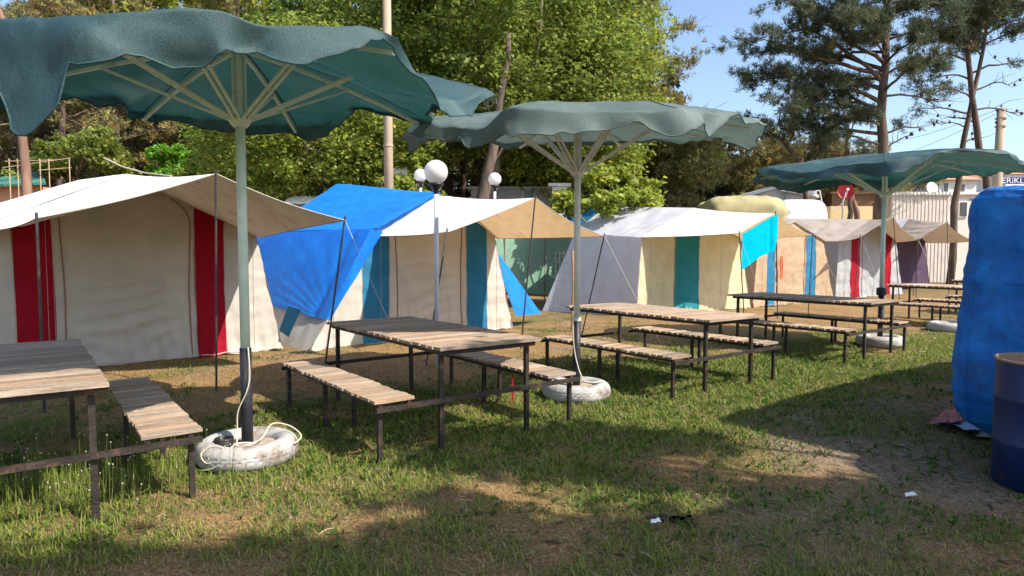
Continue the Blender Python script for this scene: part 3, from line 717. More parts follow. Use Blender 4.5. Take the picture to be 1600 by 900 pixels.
tent('white and yellowed tent with one teal stripe and a turquoise towel on its awning',
     dict(bl=11.0, br=15.4, el=11.14, er=14.85, pk=12.95, ze=1.83, zp=2.52, uL=10, uR=10, pl=(-.2, -.3), pp=(-.15, -.2), pr=(-.3, -.1)),
     dict(wall=M['yellowc'], roof=M['whiteroof']),
     [(12.28, 13.2, M['teal'])], None, ((8.2, 12.16, 1.87), (8.2, 13.52, 2.34), (8.2, 15.13, 1.87)), 14, ub=12.6,
     vb=dict(el=11.5, pk=12.6, er=14.5, zp=2.68, ze=2.0, bl=10.4, br=15), side_mat=M['lav'], left_roof=M['lav'])
tent('tan tent with blue stripes behind the turquoise towel',
     dict(bl=15.5, br=19.75, el=15.7, er=19.1, pk=17.4, ze=1.8, zp=2.3, uL=10, uR=10), dict(wall=M['tan'], roof=M['greyroof']),
     [(16.15, 16.52, M['blue']), (18.12, 18.66, M['blue'])], (16.6, 18.05), None, 21, ub=12.6)
tent('grey tent with red stripes under a grey brown awning at right',
     dict(bl=19.85, br=24.5, el=20.0, er=23.9, pk=22.0, ze=1.82, zp=2.50, uL=10, uR=10, pl=(-.3, 0), pp=(-.1, -.3), pr=(0, 0)),
     dict(wall=M['greyc'], roof=M['greyroof']),
     [(20.78, 21.36, M['red']), (23.1, 23.57, M['red'])], (21.5, 23.0), ((8.9, 19.0, 1.89), (8.9, 21.0, 2.52), (8.9, 22.8, 1.84)), 27, ub=12.6,
     vb=dict(pk=21.3, zp=2.62, el=19.6))
tent('purple walled tent with a pale roof, farthest in the row',
     dict(bl=25.6, br=30.0, el=26.4, er=29.4, pk=27.8, ze=1.85, zp=2.75, uL=11.2, uR=11.2, pl=(-.3, 0), pp=(-.5, -.3), pr=(0, 0)),
     dict(wall=M['purple'], roof=M['lav'], awning=M['greyroof']),
     [], None, ((9.3, 23.9, 1.86), (9.3, 26.2, 2.5), (9.3, 28.8, 1.85)), 33, ub=13)
# orange cloth hanging at the tan tent door
p = UV(9.9, 16.56, 1.1); q = UV(9.88, 16.72, 1.1)
P = quad(UV(9.9, 16.6, .75), UV(9.9, 16.74, .7), UV(9.9, 16.70, 1.35), UV(9.9, 16.62, 1.38), 20, 8); S, T = ST(20, 8)
tag(sheet('hanging_cloth', P, M['orange'], None, .02*np.sin(T*9+S*3)), 'narrow orange cloth hanging at the tan tent door', 'cloth')

# blue tarp wrapped over the back of tent B
tb = thing('tarpaulin', UV(11, 3.4), 'bright blue tarpaulin draped over the striped cream tent', 'tarpaulin')
eL = UV(9.62, 4.50, 1.80); beL = UV(12.7, 3.62, 1.80); bpk = UV(12.75, 5.15, 2.79); pk = UV(10.2, 6.05, 2.49)
low0 = UV(9.60, 3.72, .46); low1 = UV(12.7, 3.3, .62)
P = quad(eL, beL, bpk, pk, 50, 60); S, T = ST(50, 60)
P[..., 2] += .055-.03*np.sin(np.pi*S)*np.sin(np.pi*T)
front = -.12*np.exp(-T/.1)*(1-S)
P = P+UV(1, 0, 0)*front[..., None]
dd = .012*fbm(P, 1.5, 2, 3)+.006*np.sin(30*S+8*T)+.02*np.exp(-((S-.12-.1*T)/.02)**2)
sheet('roof_sheet', P, M['tarp'], tb, dd, flip=-1)
P = quad(low0, low1, beL+UV(0, -.03, .03), eL+UV(0, -.0, .05), 60, 60); S, T = ST(60, 60)
fan = np.arctan2(S+.02, T+.02)
dd = (.009*np.sin(fan*34)*np.exp(-np.hypot(S, T)/.4)+.01*fbm(P, 2, 5, 3)+.03*np.exp(-((T-.12)/.035)**2))*np.minimum(1, T*9)
sheet('side_sheet', P-UV(0, .07, 0), M['tarp'], tb, dd, flip=-1)
o7 = UV(0, .07, 0); P = quad(low0-o7, low0+UV(-.10, -.02, 0), eL+UV(-.14, .07, .0), eL-o7+UV(0, 0, .05), 40, 12); S, T = ST(40, 12)
sheet('side_fold', P, M['tarp'], tb, .01*np.sin(S*9+T*3)*T)
# right-hand flap pegged out beside the tent
rt0 = UV(10.25, 7.15, 1.74); rt1 = UV(10.6, 7.35, 1.72); pg = PY(858, 493, 9.9+.45*.0+.0)
pg = UV(10.6, 8.75, .18); pb = UV(10.2, 7.75, .22)
P = quad(pb, pg, rt1, rt0, 40, 20); S, T = ST(40, 20)
sheet('side_flap', P, M['tarp'], tb, .02*np.sin(T*14+S*4)*(1-S))
MB().tube([pg, UV(9.2, 8.75, 0)], .004, 4).build('guy_rope', M['rope'], tb)
MB().tube([UV(9.58, 3.72, .47), UV(9.3, 3.72, .1), UV(9.2, 3.8, 0)], .004, 4).build('guy_rope', M['rope'], tb)
# blue stripe low on the tarp-covered side wall
def PV(px, py, v): r = ray(px, py); t = v/(.8*r[0]+.6*r[1]); return r*t+np.array([0, 0, H])
P = quad(PV(436, 516, 3.22), PV(451, 527, 3.22), PV(470, 484, 3.27), PV(450, 478, 3.27), 14, 8)
sheet('stripe', P, M['blue'], tentB)
# towel hung from the awning edge of tent C
a = UV(8.17, 12.18, 1.86); b2 = UV(8.17, 13.5, 2.33)
P = quad(a+np.array([0, 0, -.78]), b2+np.array([.0, 0, -.80]), b2, a, 50, 60); S, T = ST(50, 60)
P[..., 2] += .05*np.sin(np.pi*T)*(1-S)
dd = .03*np.sin(T*11+2*(1-S))*(1.1-S)*(T**.5)+.05*np.exp(-((T-.80)/.06)**2)*(1-.4*S)+.01*fbm(P, 4, 3, 2)
tag(sheet('towel', P+UV(-.03, 0, 0), M['towel'], None, dd), 'bright turquoise beach towel hung over the tent awning edge', 'towel')

# wire fence, rusty stake and green windbreak between the second and third tent
tf = thing('wire_fence', UV(10.6, 9.3), 'wire mesh fence with a rusty stake left of the white tent', 'fence')
m = MB()
A0, A1 = PY(868, 478, 12.2), PY(905, 480, 12.0)
A0[2] = A1[2] = 0
for k in range(7): p = lerp(A0, A1, k/6); m.tube([p, p+np.array([0, 0, 1.5])], .003, 4)
for k in range(9): z = .1+k*.17; m.tube([A0+[0, 0, z], (A0+A1)/2+[0, 0, z-.02], A1+[0, 0, z]], .003, 4)
m.build('mesh_panel', M['wire'], tf)
s0 = PY(894, 480, 12.0); s0[2] = -.05
MB().tube([s0, s0+[.02, 0, .9], s0+[0, 0, 1.55]], [.03, .026, .022], 8).build('post', M['rust'], tf)
wb = thing('windbreak', UV(14, 9.5), 'green windbreak netting between the tarp covered tent and white tent', 'windbreak')
B0, B1 = UV(14.2, 7.6), UV(14.2, 13.2)
P = quad(B0+[0, 0, .5], B1+[0, 0, .5], B1+[0, 0, 1.9], B0+[0, 0, 1.9], 20, 60)
S, T = ST(20, 60); P[..., 2] -= .25*np.abs(np.sin(T*6))*(1-S)
sheet('netting', P, M['greennet'], wb, .03*fbm(P, 1, 3, 2))
for k in range(5):
    p = lerp(B0, B1, k/4); MB().tube([p, p+[0, 0, 1.95]], .025, 6).build('post', M['bark2'], wb)

# ------------------------------------------------------------------ tarp-covered trailer, drum and bits at right
tr = thing('covered_caravan', UV(1.0, 8.1), 'caravan wrapped in a worn blue tarpaulin at the right edge', 'caravan')
v0, v1, u0, u1 = 5.60, 10.6, -.1, 1.93
def ringpt(a, z):                      # rounded rectangle in plan
    pass
prof = [(0.04, -.26), (.09, -.19), (.15, -.12), (.22, -.03), (.34, .04), (.55, .06), (.9, .03), (1.3, .0), (1.70, .0), (1.88, -.015), (1.94, -.05), (1.97, -.12), (1.99, -.4), (2.04, -.9)]
NS = 420; rows = []
def plan(s, inset):
    x0, x1, y0, y1 = v0-inset, v1+inset, u0-inset, u1+inset; r = .10
    w_, h_ = x1-x0, y1-y0; per_ = 2*(w_+h_); d = (s % 1)*per_
    if d < h_: x, y, = x0, y0+d
    elif d < h_+w_: x, y = x0+(d-h_), y1
    elif d < 2*h_+w_: x, y = x1, y1-(d-h_-w_)
    else: x, y = x1-(d-2*h_-w_), y0
    cx, cy = (x0+x1)/2, (y0+y1)/2
    # round the corners a little
    ex, ey = abs(x-cx)/(w_/2), abs(y-cy)/(h_/2)
    k = max(0, ex+ey-1.9)/.1
    return cx+(x-cx)*(1-.02*k), cy+(y-cy)*(1-.04*k)
zz = np.interp(np.linspace(0, len(prof)-1, 110), range(len(prof)), [p[0] for p in prof]); ii = np.interp(np.linspace(0, len(prof)-1, 110), range(len(prof)), [p[1] for p in prof])
for z, i_ in zip(zz, ii):
    rows.append([UV(*(plan(s/NS, i_)[::-1]), z+.0) for s in range(NS)])
P = np.array(rows)
Sg = np.linspace(0, 1, NS)[None, :]; Zg = P[..., 2]
dd = .015*fbm(P, 1.6, 4, 3)+.010*np.sin(Zg*4+9*vnoise(P, 1.1, 8))-.022*np.abs(vnoise(P*np.array([1, 1, .35]), 5, 6))-.016*np.abs(vnoise(P*np.array([.5, .5, 1.4]), 6, 12))+.006*fbm(P, 14, 3, 2)
dd += .006*np.exp(-((Zg-1.02)/.008)**2)+.006*np.exp(-((Zg-.62)/.01)**2)
sheet('tarp_cover', P, M['tarp2'], tr, dd, wrap=True, flip=1)
for j in (2, 30, 43, 57, 74, 86, 100, 112, 122, 388, 400, 410):
    MB().tube([P[i, j] for i in range(8, 104, 3)], .003, 4).build('seam', M['tarp2'], tr)
for zi in (38, 58, 76):
    MB().tube([P[zi, j % NS] for j in range(0, 130, 3)], .003, 4).build('seam', M['tarp2'], tr)
MB().add([P[-1, j] for j in range(NS)], [list(range(NS))]).build('tarp_top', M['tarp2'], tr)
cx_, cy_ = (v0+v1)/2, (u0+u1)/2
MB().box(UV(cy_, cx_, .25), (4.4, 1.6, .3), GRID).build('chassis', M['greyp'], tr)
for dv in (-.5, .5):
    for du in (-.85, .85):
        p = UV(cy_+du, cx_+dv, .28); MB().tube([p+UV(-.09, 0, 0), p+UV(.09, 0, 0)], .28, 20).build('wheel', M['dark'], tr)
ey = PY(1494, 516, 4.86); MB().lathe([(.008, 0), (.014, .004), (.02, 0)], ey, 10).build('eyelet', M['wire'], tr)
# groundsheet, pink cloth, white bag under its edge
P = quad(G(1462, 676), G(1600, 712), G(1640, 690), G(1490, 660), 12, 40); S, T = ST(12, 40)
P[..., 2] = .03+.03*np.abs(np.sin(T*9))*(1-S)+.05*(1-S)*np.exp(-S*2)
tag(sheet('groundsheet', P, M['tarp2'], None, None), 'crumpled edge of blue groundsheet on the grass below the caravan', 'groundsheet')
P = quad(G(1450, 672), G(1500, 676), G(1510, 650), G(1478, 655), 24, 30); S, T = ST(24, 30)
P[..., 2] = .05+.05*np.abs(fbm(P, 8, 3, 3))
tag(sheet('cloth', P, M['pink'], None, None), 'faded pink cloth crumpled at the caravan corner', 'cloth')
P = quad(G(1525, 692), G(1575, 700), G(1575, 672), G(1535, 670), 20, 20); S, T = ST(20, 20)
P[..., 2] = .04+.12*np.sin(np.pi*S)*np.sin(np.pi*T)+.02*fbm(P, 9, 3, 3)
tag(sheet('sack', P, M['greyp'], None, None), 'pale grey sack beneath the blue tarp beside the drum', 'sack')
# oil drum
dr = thing('oil_drum', (3.42, 4.10, 0), 'open blue steel drum with rusty rim at the right edge', 'drum')
pf = [(.27, 0.0), (.29, .01), (.29, .26), (.295, .275), (.295, .285), (.29, .30), (.29, .54), (.295, .555), (.295, .565), (.29, .58), (.29, .80)]
MB().lathe(pf, (3.42, 4.10, 0), 48).build('shell', M['drum'], dr, True)
MB().lathe([(.29, .795), (.297, .80), (.298, .808), (.294, .813), (.285, .81), (.283, .80), (.278, .05), (0, .04)], (3.42, 4.10, 0), 48).build('rim', M['rust'], dr, True)
# litter
for (px, py, s, lab) in ((1024, 817, .03, 'white paper scrap on the dark grass near the bottom centre'), (1422, 775, .035, 'white plastic scrap on the sandy path at right')):
    c = G(px, py, .02); P = quad(c+[-s, -s*.4, 0], c+[s, -s*.5, .01], c+[s*.8, s*.5, .02], c+[-s*.7, s*.4, .01], 6, 6); P[..., 2] += .006*rng.random((6, 6))
    tag(sheet('paper_scrap', P, M['paper'], None, None), lab, 'litter')
m = MB(); c = G(1060, 812, .005)
for k in range(14): m.box(c+[rng.normal()*.07, rng.normal()*.035, .004], (.05, .03, .012), rng.random()*3)
tag(m.build('ash_patch', M['earth']), 'small patch of dark burnt earth in the foreground grass', 'ash', kind='stuff')
for (px, py, l, a) in ((1010, 868, .10, -1.1), (720, 783, .12, .1), (510, 830, .10, .8), (1330, 690, .12, 1.3)):
    c = G(px, py, .02); d = np.array([math.cos(a), math.sin(a), .05])*l/2
    tag(MB().tube([c-d, c+[0, 0, .01], c+d], .0022, 5).build('twig', M['polewood']), 'thin dry twig lying in the shaded foreground grass', 'twig', 'dry twigs lying in the foreground grass')

# ------------------------------------------------------------------ lamps and poles
def lamp(x, y, z, r, label):
    t = thing('street_lamp', (x, y, 0), label, 'lamp', 'white globe lamps')
    MB().sphere((x, y, z), r, 32, 20).build('globe', M['globe'], t, True)
    MB().lathe([(.0, -.16), (.02*r/.15, -.16), (.035*r/.15, -.13), (.04*r/.15, -.07), (.09*r/.15, -.03), (.095*r/.15, .0), (.0, .0)], (x, y, z-r*.93), 20).build('socket', M['black'], t, True)
    zb = z-r*.93-.12
    for s in (-1, 1): MB().tube([(x+s*r*.62, y, zb+.11), (x+s*r*.15, y, zb)], .004, 5).build('bracket', M['lamppole'], t)
    MB().tube([(x, y, -.05), (x, y, zb)], .030*max(r/.15, 1), 14).build('pole', M['lamppole'], t, True)
lamp(-.97, 8.40, 2.505, .152, 'white globe lamp on a grey post in front of the striped tent, largest globe')
c = PY(657, 274, 14.5); lamp(c[0], c[1], c[2], .145, 'small globe lamp directly behind the large globe lamp')
c = PY(773, 280, 14.5); lamp(c[0], c[1], c[2], .145, 'small globe lamp above the cream awning, rightmost globe')
def cpole(x, y, r, z, label, lean=0, caps=False):
    t = thing('utility_pole', (x, y, 0), label, 'pole', 'concrete utility poles')
    MB().tube([(x, y, -.1), (x+lean*z/2, y, z/2), (x+lean*z, y, z)], [r, r*.88, r*.75], 20).build('shaft', M['conc'], t, True)
    for zz_ in ((2.2, 4.3, 6.2) if not caps else (z-.5, z-.9)):
        MB().lathe([(r*.9, -.03), (r*1.02, -.03), (r*1.02, .03), (r*.9, .03)], (x+lean*zz_, y, zz_), 20).build('band', M['conc'], t)
    if caps:
        for (dx, dz) in ((-.25, -.15), (.22, -.15), (-.25, -.75), (.2, -.6), (.0, .05)):
            MB().tube([(x+lean*z, y, z+dz-.08), (x+lean*z+dx, y, z+dz)], .02, 6).sphere((x+lean*z+dx, y, z+dz+.06), .05, 8, 6).build('insulator', M['iron'], t)
cpole(-3.3, 17.6, .135, 11, 'tall round concrete pole rising behind the blue tarp')
c = PY(1556, 300, 33); cpole(c[0], 33, .24, 8.6, 'concrete power pole with insulators at the right, beside the pines', lean=.012, caps=True)
# power lines
top = np.array([c[0]+.1, 33, 8.6])
for k, (dz, ex, ez, lab) in enumerate(((-.15, 1300, 250, 'power line sagging left from the right concrete pole, lower one'), (0, 1300, 215, 'power line sagging left from the right concrete pole, upper one'))):
    e = PY(ex, ez, 60); a = top+[0, 0, dz]; pts = [lerp(a, e, q)-[0, 0, 1.0*math.sin(math.pi*q)] for q in np.linspace(0, 1, 14)]
    tag(MB().tube(pts, .012, 4).build('power_line', M['wire']), lab, 'power line')
# camp sign with blue peak
sg = thing('camp_sign', PY(624, 300, 19)*[1, 1, 0], 'white camp sign with a blue tent shaped mark behind the concrete pole', 'sign')
a = PY(611, 262, 19); b_ = PY(635, 312, 19)
MB().box(((a[0]+b_[0])/2, 19, (a[2]+b_[2])/2), (b_[0]-a[0], .04, a[2]-b_[2])).build('board', M['whitep'], sg)
for px in (610.5, 635.5):
    p = PY(px, 262, 19); MB().tube([(p[0], 19, 0), (p[0], 19, p[2]+.1)], .02, 8).build('post', M['whitep'], sg)
def S2(px, py, Y): return PY(px, py, Y)
MB().prism([S2(611.8, 285.2, 18.972), S2(616, 279.5, 18.972), S2(620.5, 274.5, 18.972), S2(626, 274, 18.972), S2(631.6, 284.6, 18.972), S2(627, 283.6, 18.972), S2(621, 283, 18.972), S2(616, 283.8, 18.972)], (0, .008, 0)).build('mark', M['signmark'], sg)
def text(name, s, loc, size, m, parent, sx=1.0):
    cu = bpy.data.curves.new(name, 'FONT'); cu.body = s; cu.size = size; cu.extrude = .004; cu.align_x = 'LEFT'
    o = bpy.data.objects.new('tmp', cu); C.objects.link(o)
    bpy.context.view_layer.update()
    me = bpy.data.meshes.new_from_object(o.evaluated_get(bpy.context.evaluated_depsgraph_get()))
    V = np.zeros(len(me.vertices)*3); me.vertices.foreach_get('co', V); V = V.reshape(-1, 3)
    Wd = np.stack([V[:, 0]*sx+loc[0], -V[:, 2]+loc[1], V[:, 1]+loc[2]], -1)-np.array(parent.location)
    me.vertices.foreach_set('co', Wd.ravel().astype(np.float32)); me.update()
    bpy.data.objects.remove(o); me.materials.clear(); me.materials.append(m)
    q = bpy.data.objects.new(name, me); C.objects.link(q); q.parent = parent; return q
text('lettering', 'ISIS KAMP', S2(612.5, 293.5, 18.965), .10, M['signtext'], sg, .75)

# ------------------------------------------------------------------ trees
def leaf_cards(P, size, n_per=1, up=.4, col0=(1, 1, 1), colv=.25, seed=0, aspect=.55):
    """diamond leaves at points P"""
    k = len(P); g = np.random.default_rng(seed)
    n = g.normal(size=(k, 3)); n[:, 2] = np.abs(n[:, 2])+up; n /= np.linalg.norm(n, axis=1, keepdims=True)
    a = g.normal(size=(k, 3)); x = np.cross(n, a); x /= np.linalg.norm(x, axis=1, keepdims=True); y = np.cross(n, x)
    s = (size*(.6+.8*g.random(k)))[:, None]
    V = np.stack([P-x*s, P-y*s*aspect+n*s*.15, P+x*s, P+y*s*aspect+n*s*.15], 1)
    Fc = (np.arange(k)*4)[:, None]+np.array([0, 1, 2, 3])
    c = np.array(col0)*(1-colv+2*colv*g.random((k, 1)))
    warm = g.random((k, 1)) < .06; c = np.where(warm, c*np.array([1.6, 1.15, .9]), c)
    return V.reshape(-1, 3), Fc, np.repeat(c, 4, 0)
def limb_path(a, b, seed, wob=.12, n=6):
    g = np.random.default_rng(seed); a = np.array(a, float); b = np.array(b, float); L_ = np.linalg.norm(b-a); out = []
    o = g.normal(size=3)*wob*L_
    for q in np.linspace(0, 1, n): out.append(lerp(a, b, q)+o*math.sin(math.pi*q)*(.5)+np.array([0, 0, .08*L_*math.sin(math.pi*q)])+g.normal(size=3)*.01*L_*(0 < q < 1))
    return out
def broad_tree(name, loc, h, rx, rz_, zc, nleaf, label, seed, group='broad leaved trees behind the tents', leaf=.11, lobes=26, tint=(1, 1, 1), trunk_r=.22, ry=None, share=None, cat='tree', limbs=9, m='leaf', bark='bark2'):
    t = thing(name, loc, label, cat, group)
    g = np.random.default_rng(seed); ry = ry or rx
    # lobes through an uneven ellipsoid
    d = g.normal(size=(lobes, 3)); d /= np.linalg.norm(d, axis=1, keepdims=True)
    rr = .45+.5*g.random(lobes)**.6
    cen = d*rr[:, None]*np.array([rx, ry, rz_])+np.array([0, 0, zc]); cen[:, 2] = np.maximum(cen[:, 2], zc-rz_*.95)
    R_ = (.22+.2*g.random(lobes))*min(rx, rz_)*1.05
    # twigs clusters on each lobe's shell
    ncl = max(6, int(nleaf/lobes/26)); pts = []; cl = []
    for c_, r_ in zip(cen, R_):
        dd_ = g.normal(size=(ncl, 3)); dd_ /= np.linalg.norm(dd_, axis=1, keepdims=True)
        cc = c_+dd_*r_*(.55+.55*g.random((ncl, 1)))*np.array([1.15, 1.15, .85])
        br_ = .75+.5*g.random(ncl)
        q = np.repeat(cc, 26, 0)+g.normal(size=(ncl*26, 3))*np.array([.20, .20, .13])*max(.35, min(1.0, rx/3.2))
        pts.append(q); cl.append(np.repeat(br_, 26))
    pts = np.concatenate(pts); cl = np.concatenate(cl)
    keep = pts[:, 2] > .25; pts, cl = pts[keep], cl[keep]
    V, Fc, c = leaf_cards(pts, leaf, col0=tint, seed=seed); c = c*np.repeat(cl, 4)[:, None]
    obj('crown', V, Fc, M[m], t, False, c, world=False)
    tk = MB(); zt = zc-.1*rz_
    tp = limb_path((0, 0, -.1), (g.normal()*.3, g.normal()*.3, zt), seed+1, .05, 8)
    tk.tube(tp, list(np.linspace(trunk_r, trunk_r*.5, 8)), 12)
    order = np.argsort(-R_)[:limbs]
    for k in order:
        s = tp[int(3+4*g.random())]; tk.tube(limb_path(s, cen[k], seed+k, .15), list(np.linspace(trunk_r*.42, .02, 6)), 7)
    tk.build('trunk', M[bark], t, True, world=False)
    return t
def tufts(P, D, ln, nn, seed, wd=.012, droop=0, sp=.9):
    """needle bundles: nn needles round each twig end P pointing along D"""
    g = np.random.default_rng(seed); k = len(P)
    P = np.repeat(P, nn, 0); D = np.repeat(D, nn, 0)
    n = D+g.normal(size=P.shape)*sp; n /= np.linalg.norm(n, axis=1, keepdims=True)
    s = np.cross(n, g.normal(size=P.shape)); s /= np.linalg.norm(s, axis=1, keepdims=True)
    l = (ln*(.6+.6*g.random(len(P))))[:, None]; base = P+g.normal(size=P.shape)*ln*.22
    V = np.stack([base-s*wd, base+s*wd, base+n*l], 1)
    Fc = (np.arange(len(P))*3)[:, None]+np.array([0, 1, 2])
    c = np.repeat((.6+.7*g.random((k, 1))), nn, 0)*np.ones(3)*(.85+.3*g.random((len(P), 1)))
    br = np.repeat(g.random((k, 1)) < .1, nn, 0); c = np.where(br, c*np.array([1.7, 1.2, .8]), c)
    return V.reshape(-1, 3), Fc, np.repeat(c, 3, 0)
def pine(loc, trunk, branches, label, seed, tuft_n=16, ln=.19, per=34, m='needle', bark='bark', group=None, spread=.42, cat='pine tree', r0=.2, cones=False, dead=(), shell=None, wd=.012):
    """trunk: local path; branches: (start q on trunk, end offset from the start, foliage 0..1)"""
    t = thing('pine_tree', loc, label, cat, group)
    g = np.random.default_rng(seed); tk = MB()
    tp = [np.array(p, float) for p in trunk]; n = 14; path = []
    for q in np.linspace(0, len(tp)-1, n):
        i = min(int(q), len(tp)-2); path.append(lerp(tp[i], tp[i+1], q-i)+g.normal(size=3)*[.03, .03, 0])
    tk.tube(path, list(np.linspace(r0, r0*.28, n)), 12)
    P = []; D = []; cn = []
    for bi, (q, off, fol) in enumerate(branches):
        i = min(int(q*(n-1)), n-2); s = lerp(path[i], path[i+1], q*(n-1)-i); e = s+np.array(off, float); L_ = np.linalg.norm(off)
        bp_ = limb_path(s, e, seed*100+bi, .10, 8); tk.tube(bp_, list(np.linspace(r0*.12+.012*L_, .010, 8)), 6)
        for k in range(int(5+L_*2.2)):
            q2 = .28+.7*g.random(); j = min(int(q2*7), 6); s2 = lerp(bp_[j], bp_[j+1], q2*7-j)
            dv = np.array(off)/L_+g.normal(size=3)*[.8, .8, .45]; dv[2] += .15; l2 = (.3+.5*g.random())*spread*(1.2+.35*L_)
            e2 = s2+dv*l2; tk.tube([s2, (s2+e2)/2+g.normal(size=3)*.04, e2], [.011, .008, .004], 4, False)
            if cones and g.random() < .5: cn.append((s2+e2)/2)
            if g.random() < fol:
                k3 = per//3
                for _ in range(k3):
                    q3 = .35+.65*g.random(); pp = lerp(s2, e2, q3)+g.normal(size=3)*spread*.42*[1, 1, .7]; P.append(pp); D.append(dv/np.linalg.norm(dv)*.5+[0, 0, .45])
    if shell is not None: 
        for (c_, r_, k_) in shell:
            dd_ = g.normal(size=(k_, 3)); dd_ /= np.linalg.norm(dd_, axis=1, keepdims=True)
            P += list(np.array(c_)+dd_*np.array(r_)*(.5+.5*g.random((k_, 1))**.5)); D += list(dd_*.6+[0, 0, .5])
    if P:
        V, Fc, c = tufts(np.array(P), np.array(D), ln, tuft_n, seed, wd)
        obj('crown', V, Fc, M[m], t, False, c, world=False)
    tk.build('trunk', M[bark], t, True, world=False)
    if cn:
        cm = MB()
        for p in cn: cm.sphere(p, .045, 6, 4, (1, 1, 1.3))
        cm.build('cones', M['iron'], t, world=False)['kind'] = 'stuff'
    return t
def copy_tree(src, loc, rz, s, label, group):
    c = src.copy(); C.objects.link(c); c.location = loc; c.rotation_euler = (0, 0, rz); c.scale = (s, s, s)
    c['label'] = label
    if group: c['group'] = group
    for ch in list(src.children):
        d = ch.copy(); C.objects.link(d); d.parent = c
    return c

def gp(px, Y, z=0): return np.array([(px-800)/F*Y, Y, z])

# big broad leaved trees
broad_tree('plane_tree', gp(765, 24), 12, 5.2, 4.4, 9.5, 95000, 'tallest broad leaved tree, behind the two central parasols', 41, leaf=.085, lobes=46, trunk_r=.3)
broad_tree('plane_tree', gp(520, 21), 8, 3.6, 2.9, 5.0, 76000, 'yellow green bushy tree left of the tall concrete pole', 43, leaf=.065, lobes=40, tint=(1.15, 1.12, .95))
broad_tree('plane_tree', gp(890, 26), 9, 3.6, 4.3, 7.8, 58000, 'broad leaved tree whose crown slopes down towards the blue sky', 45, leaf=.085, lobes=36, tint=(1.15, 1.1, .9), trunk_r=.24)
broad_tree('plane_tree', gp(620, 30), 12, 6.5, 5.0, 10.5, 36000, 'dense dark green tree high above the left parasol', 47, leaf=.14, lobes=40, tint=(.8, .9, .8), trunk_r=.3)
broad_tree('plane_tree', gp(955, 17.5), 4, 1.35, 1.15, 2.75, 9000, 'small sunlit leafy tree just behind the middle parasol pole', 49, leaf=.085, lobes=16, tint=(1.3, 1.2, .9), trunk_r=.08)
broad_tree('plane_tree', gp(1060, 30), 4, 2.2, 1.7, 5.9, 12000, 'ragged outer tree reaching into the sky left of the pines', 50, leaf=.12, lobes=16, tint=(1.2, 1.2, .8), trunk_r=.14)
broad_tree('plane_tree', gp(648, 18.8), 4, .9, 1.2, 3.2, 6000, 'leafy young tree behind the camp sign', 51, leaf=.09, lobes=14, tint=(1.2, 1.15, .9), trunk_r=.07)
broad_tree('bush', gp(142, 21), 3, 1.6, 1.0, 4.3, 16000, 'rounded olive green bush above the cream tent roof', 52, 'rounded bushes left of the tents', leaf=.065, lobes=26, tint=(1.05, 1.0, 1.0), trunk_r=.1, cat='bush')
broad_tree('bush', gp(275, 22), 3, 1.0, 1.1, 3.9, 8000, 'bright green bush right of the rounded olive bush', 53, 'rounded bushes left of the tents', leaf=.07, lobes=14, tint=(.9, 1.5, .8), trunk_r=.09, cat='bush')
broad_tree('bush', gp(10, 20), 3, 1.1, .9, 3.0, 6000, 'sparse bush at the left edge behind the cream tent', 54, 'rounded bushes left of the tents', leaf=.08, lobes=12, tint=(1.1, 1.0, .8), trunk_r=.08, cat='bush')
broad_tree('plane_tree', gp(400, 25), 6, 2.6, 2.3, 4.8, 34000, 'leafy tree behind the nearest parasol pole', 55, leaf=.068, lobes=26, tint=(1.1, 1.1, .9), trunk_r=.15)
broad_tree('plane_tree', gp(300, 34), 8, 6, 4.0, 12.5, 18000, 'yellow green treetop showing above the left parasol', 56, leaf=.15, lobes=26, tint=(1.5, 1.3, .9), trunk_r=.25)

# near left pine with a bare trunk
pine(gp(43, 17.5), [(0, 0, -.1), (.02, 0, 4), (-.1, 0, 6.5), (-.75, 0, 9)], [(.6, (1.6, .3, 1.3), .3), (.75, (1.6, 0, 1.2), .5), (.8, (-1.5, .3, .8), .6), (.9, (1, -.5, 1), .9), (.97, (-.8, .5, .8), .9), (.68, (2.8, .6, .9), .3)],
     'slim pine with a bare brown trunk at the far left', 61, bark='barkred', m='needleo', r0=.145, group='pines among the camp')
# forest behind: three builds, then copies
def forest_pine(loc, seed, label, hgt, lean):
    g = np.random.default_rng(seed); br = []
    for k in range(20):
        q = .42+.56*g.random(); a = g.random()*6.28; L_ = (1.0-q)*3.4+.9
        br.append((q, (math.cos(a)*L_, math.sin(a)*L_, .5+.5*g.random()), .85 if q > .58 else .35))
    return pine(loc, [(0, 0, -.1), (lean*.4, 0, hgt*.5), (lean, 0, hgt)], br, label, seed, tuft_n=10, per=26, ln=.24, m='needleo', r0=.17, group='pines of the dark wood behind the camp', wd=.022)
spots = []
g = np.random.default_rng(99)
for k in range(74):
    px = -40+1060*(k+.5*g.random())/74; Y = 27+17*g.random()
    spots.append((px, Y))
protos = [forest_pine(gp(*spots[0]), 71, '', 12, .5), forest_pine(gp(*spots[1]), 72, '', 13, -.4), forest_pine(gp(*spots[2]), 73, '', 11.5, .2)]
zone = lambda px: ('at the left edge' if px < 110 else 'behind the rounded bushes' if px < 330 else 'behind the nearest parasol pole' if px < 560 else 'around the globe lamps' if px < 800 else 'behind the middle parasol')
for k, (px, Y) in enumerate(spots):
    s = .85+.35*g.random(); lab = 'dark trunked pine of the wood %s' % zone(px)
    grp = 'wood pines %s' % zone(px)
    if k < 3: o = protos[k]; o['label'] = lab; o['group'] = grp; o.scale = (s, s, s)
    else: copy_tree(protos[k % 3], gp(px, Y), g.random()*6.28, s, lab, grp)
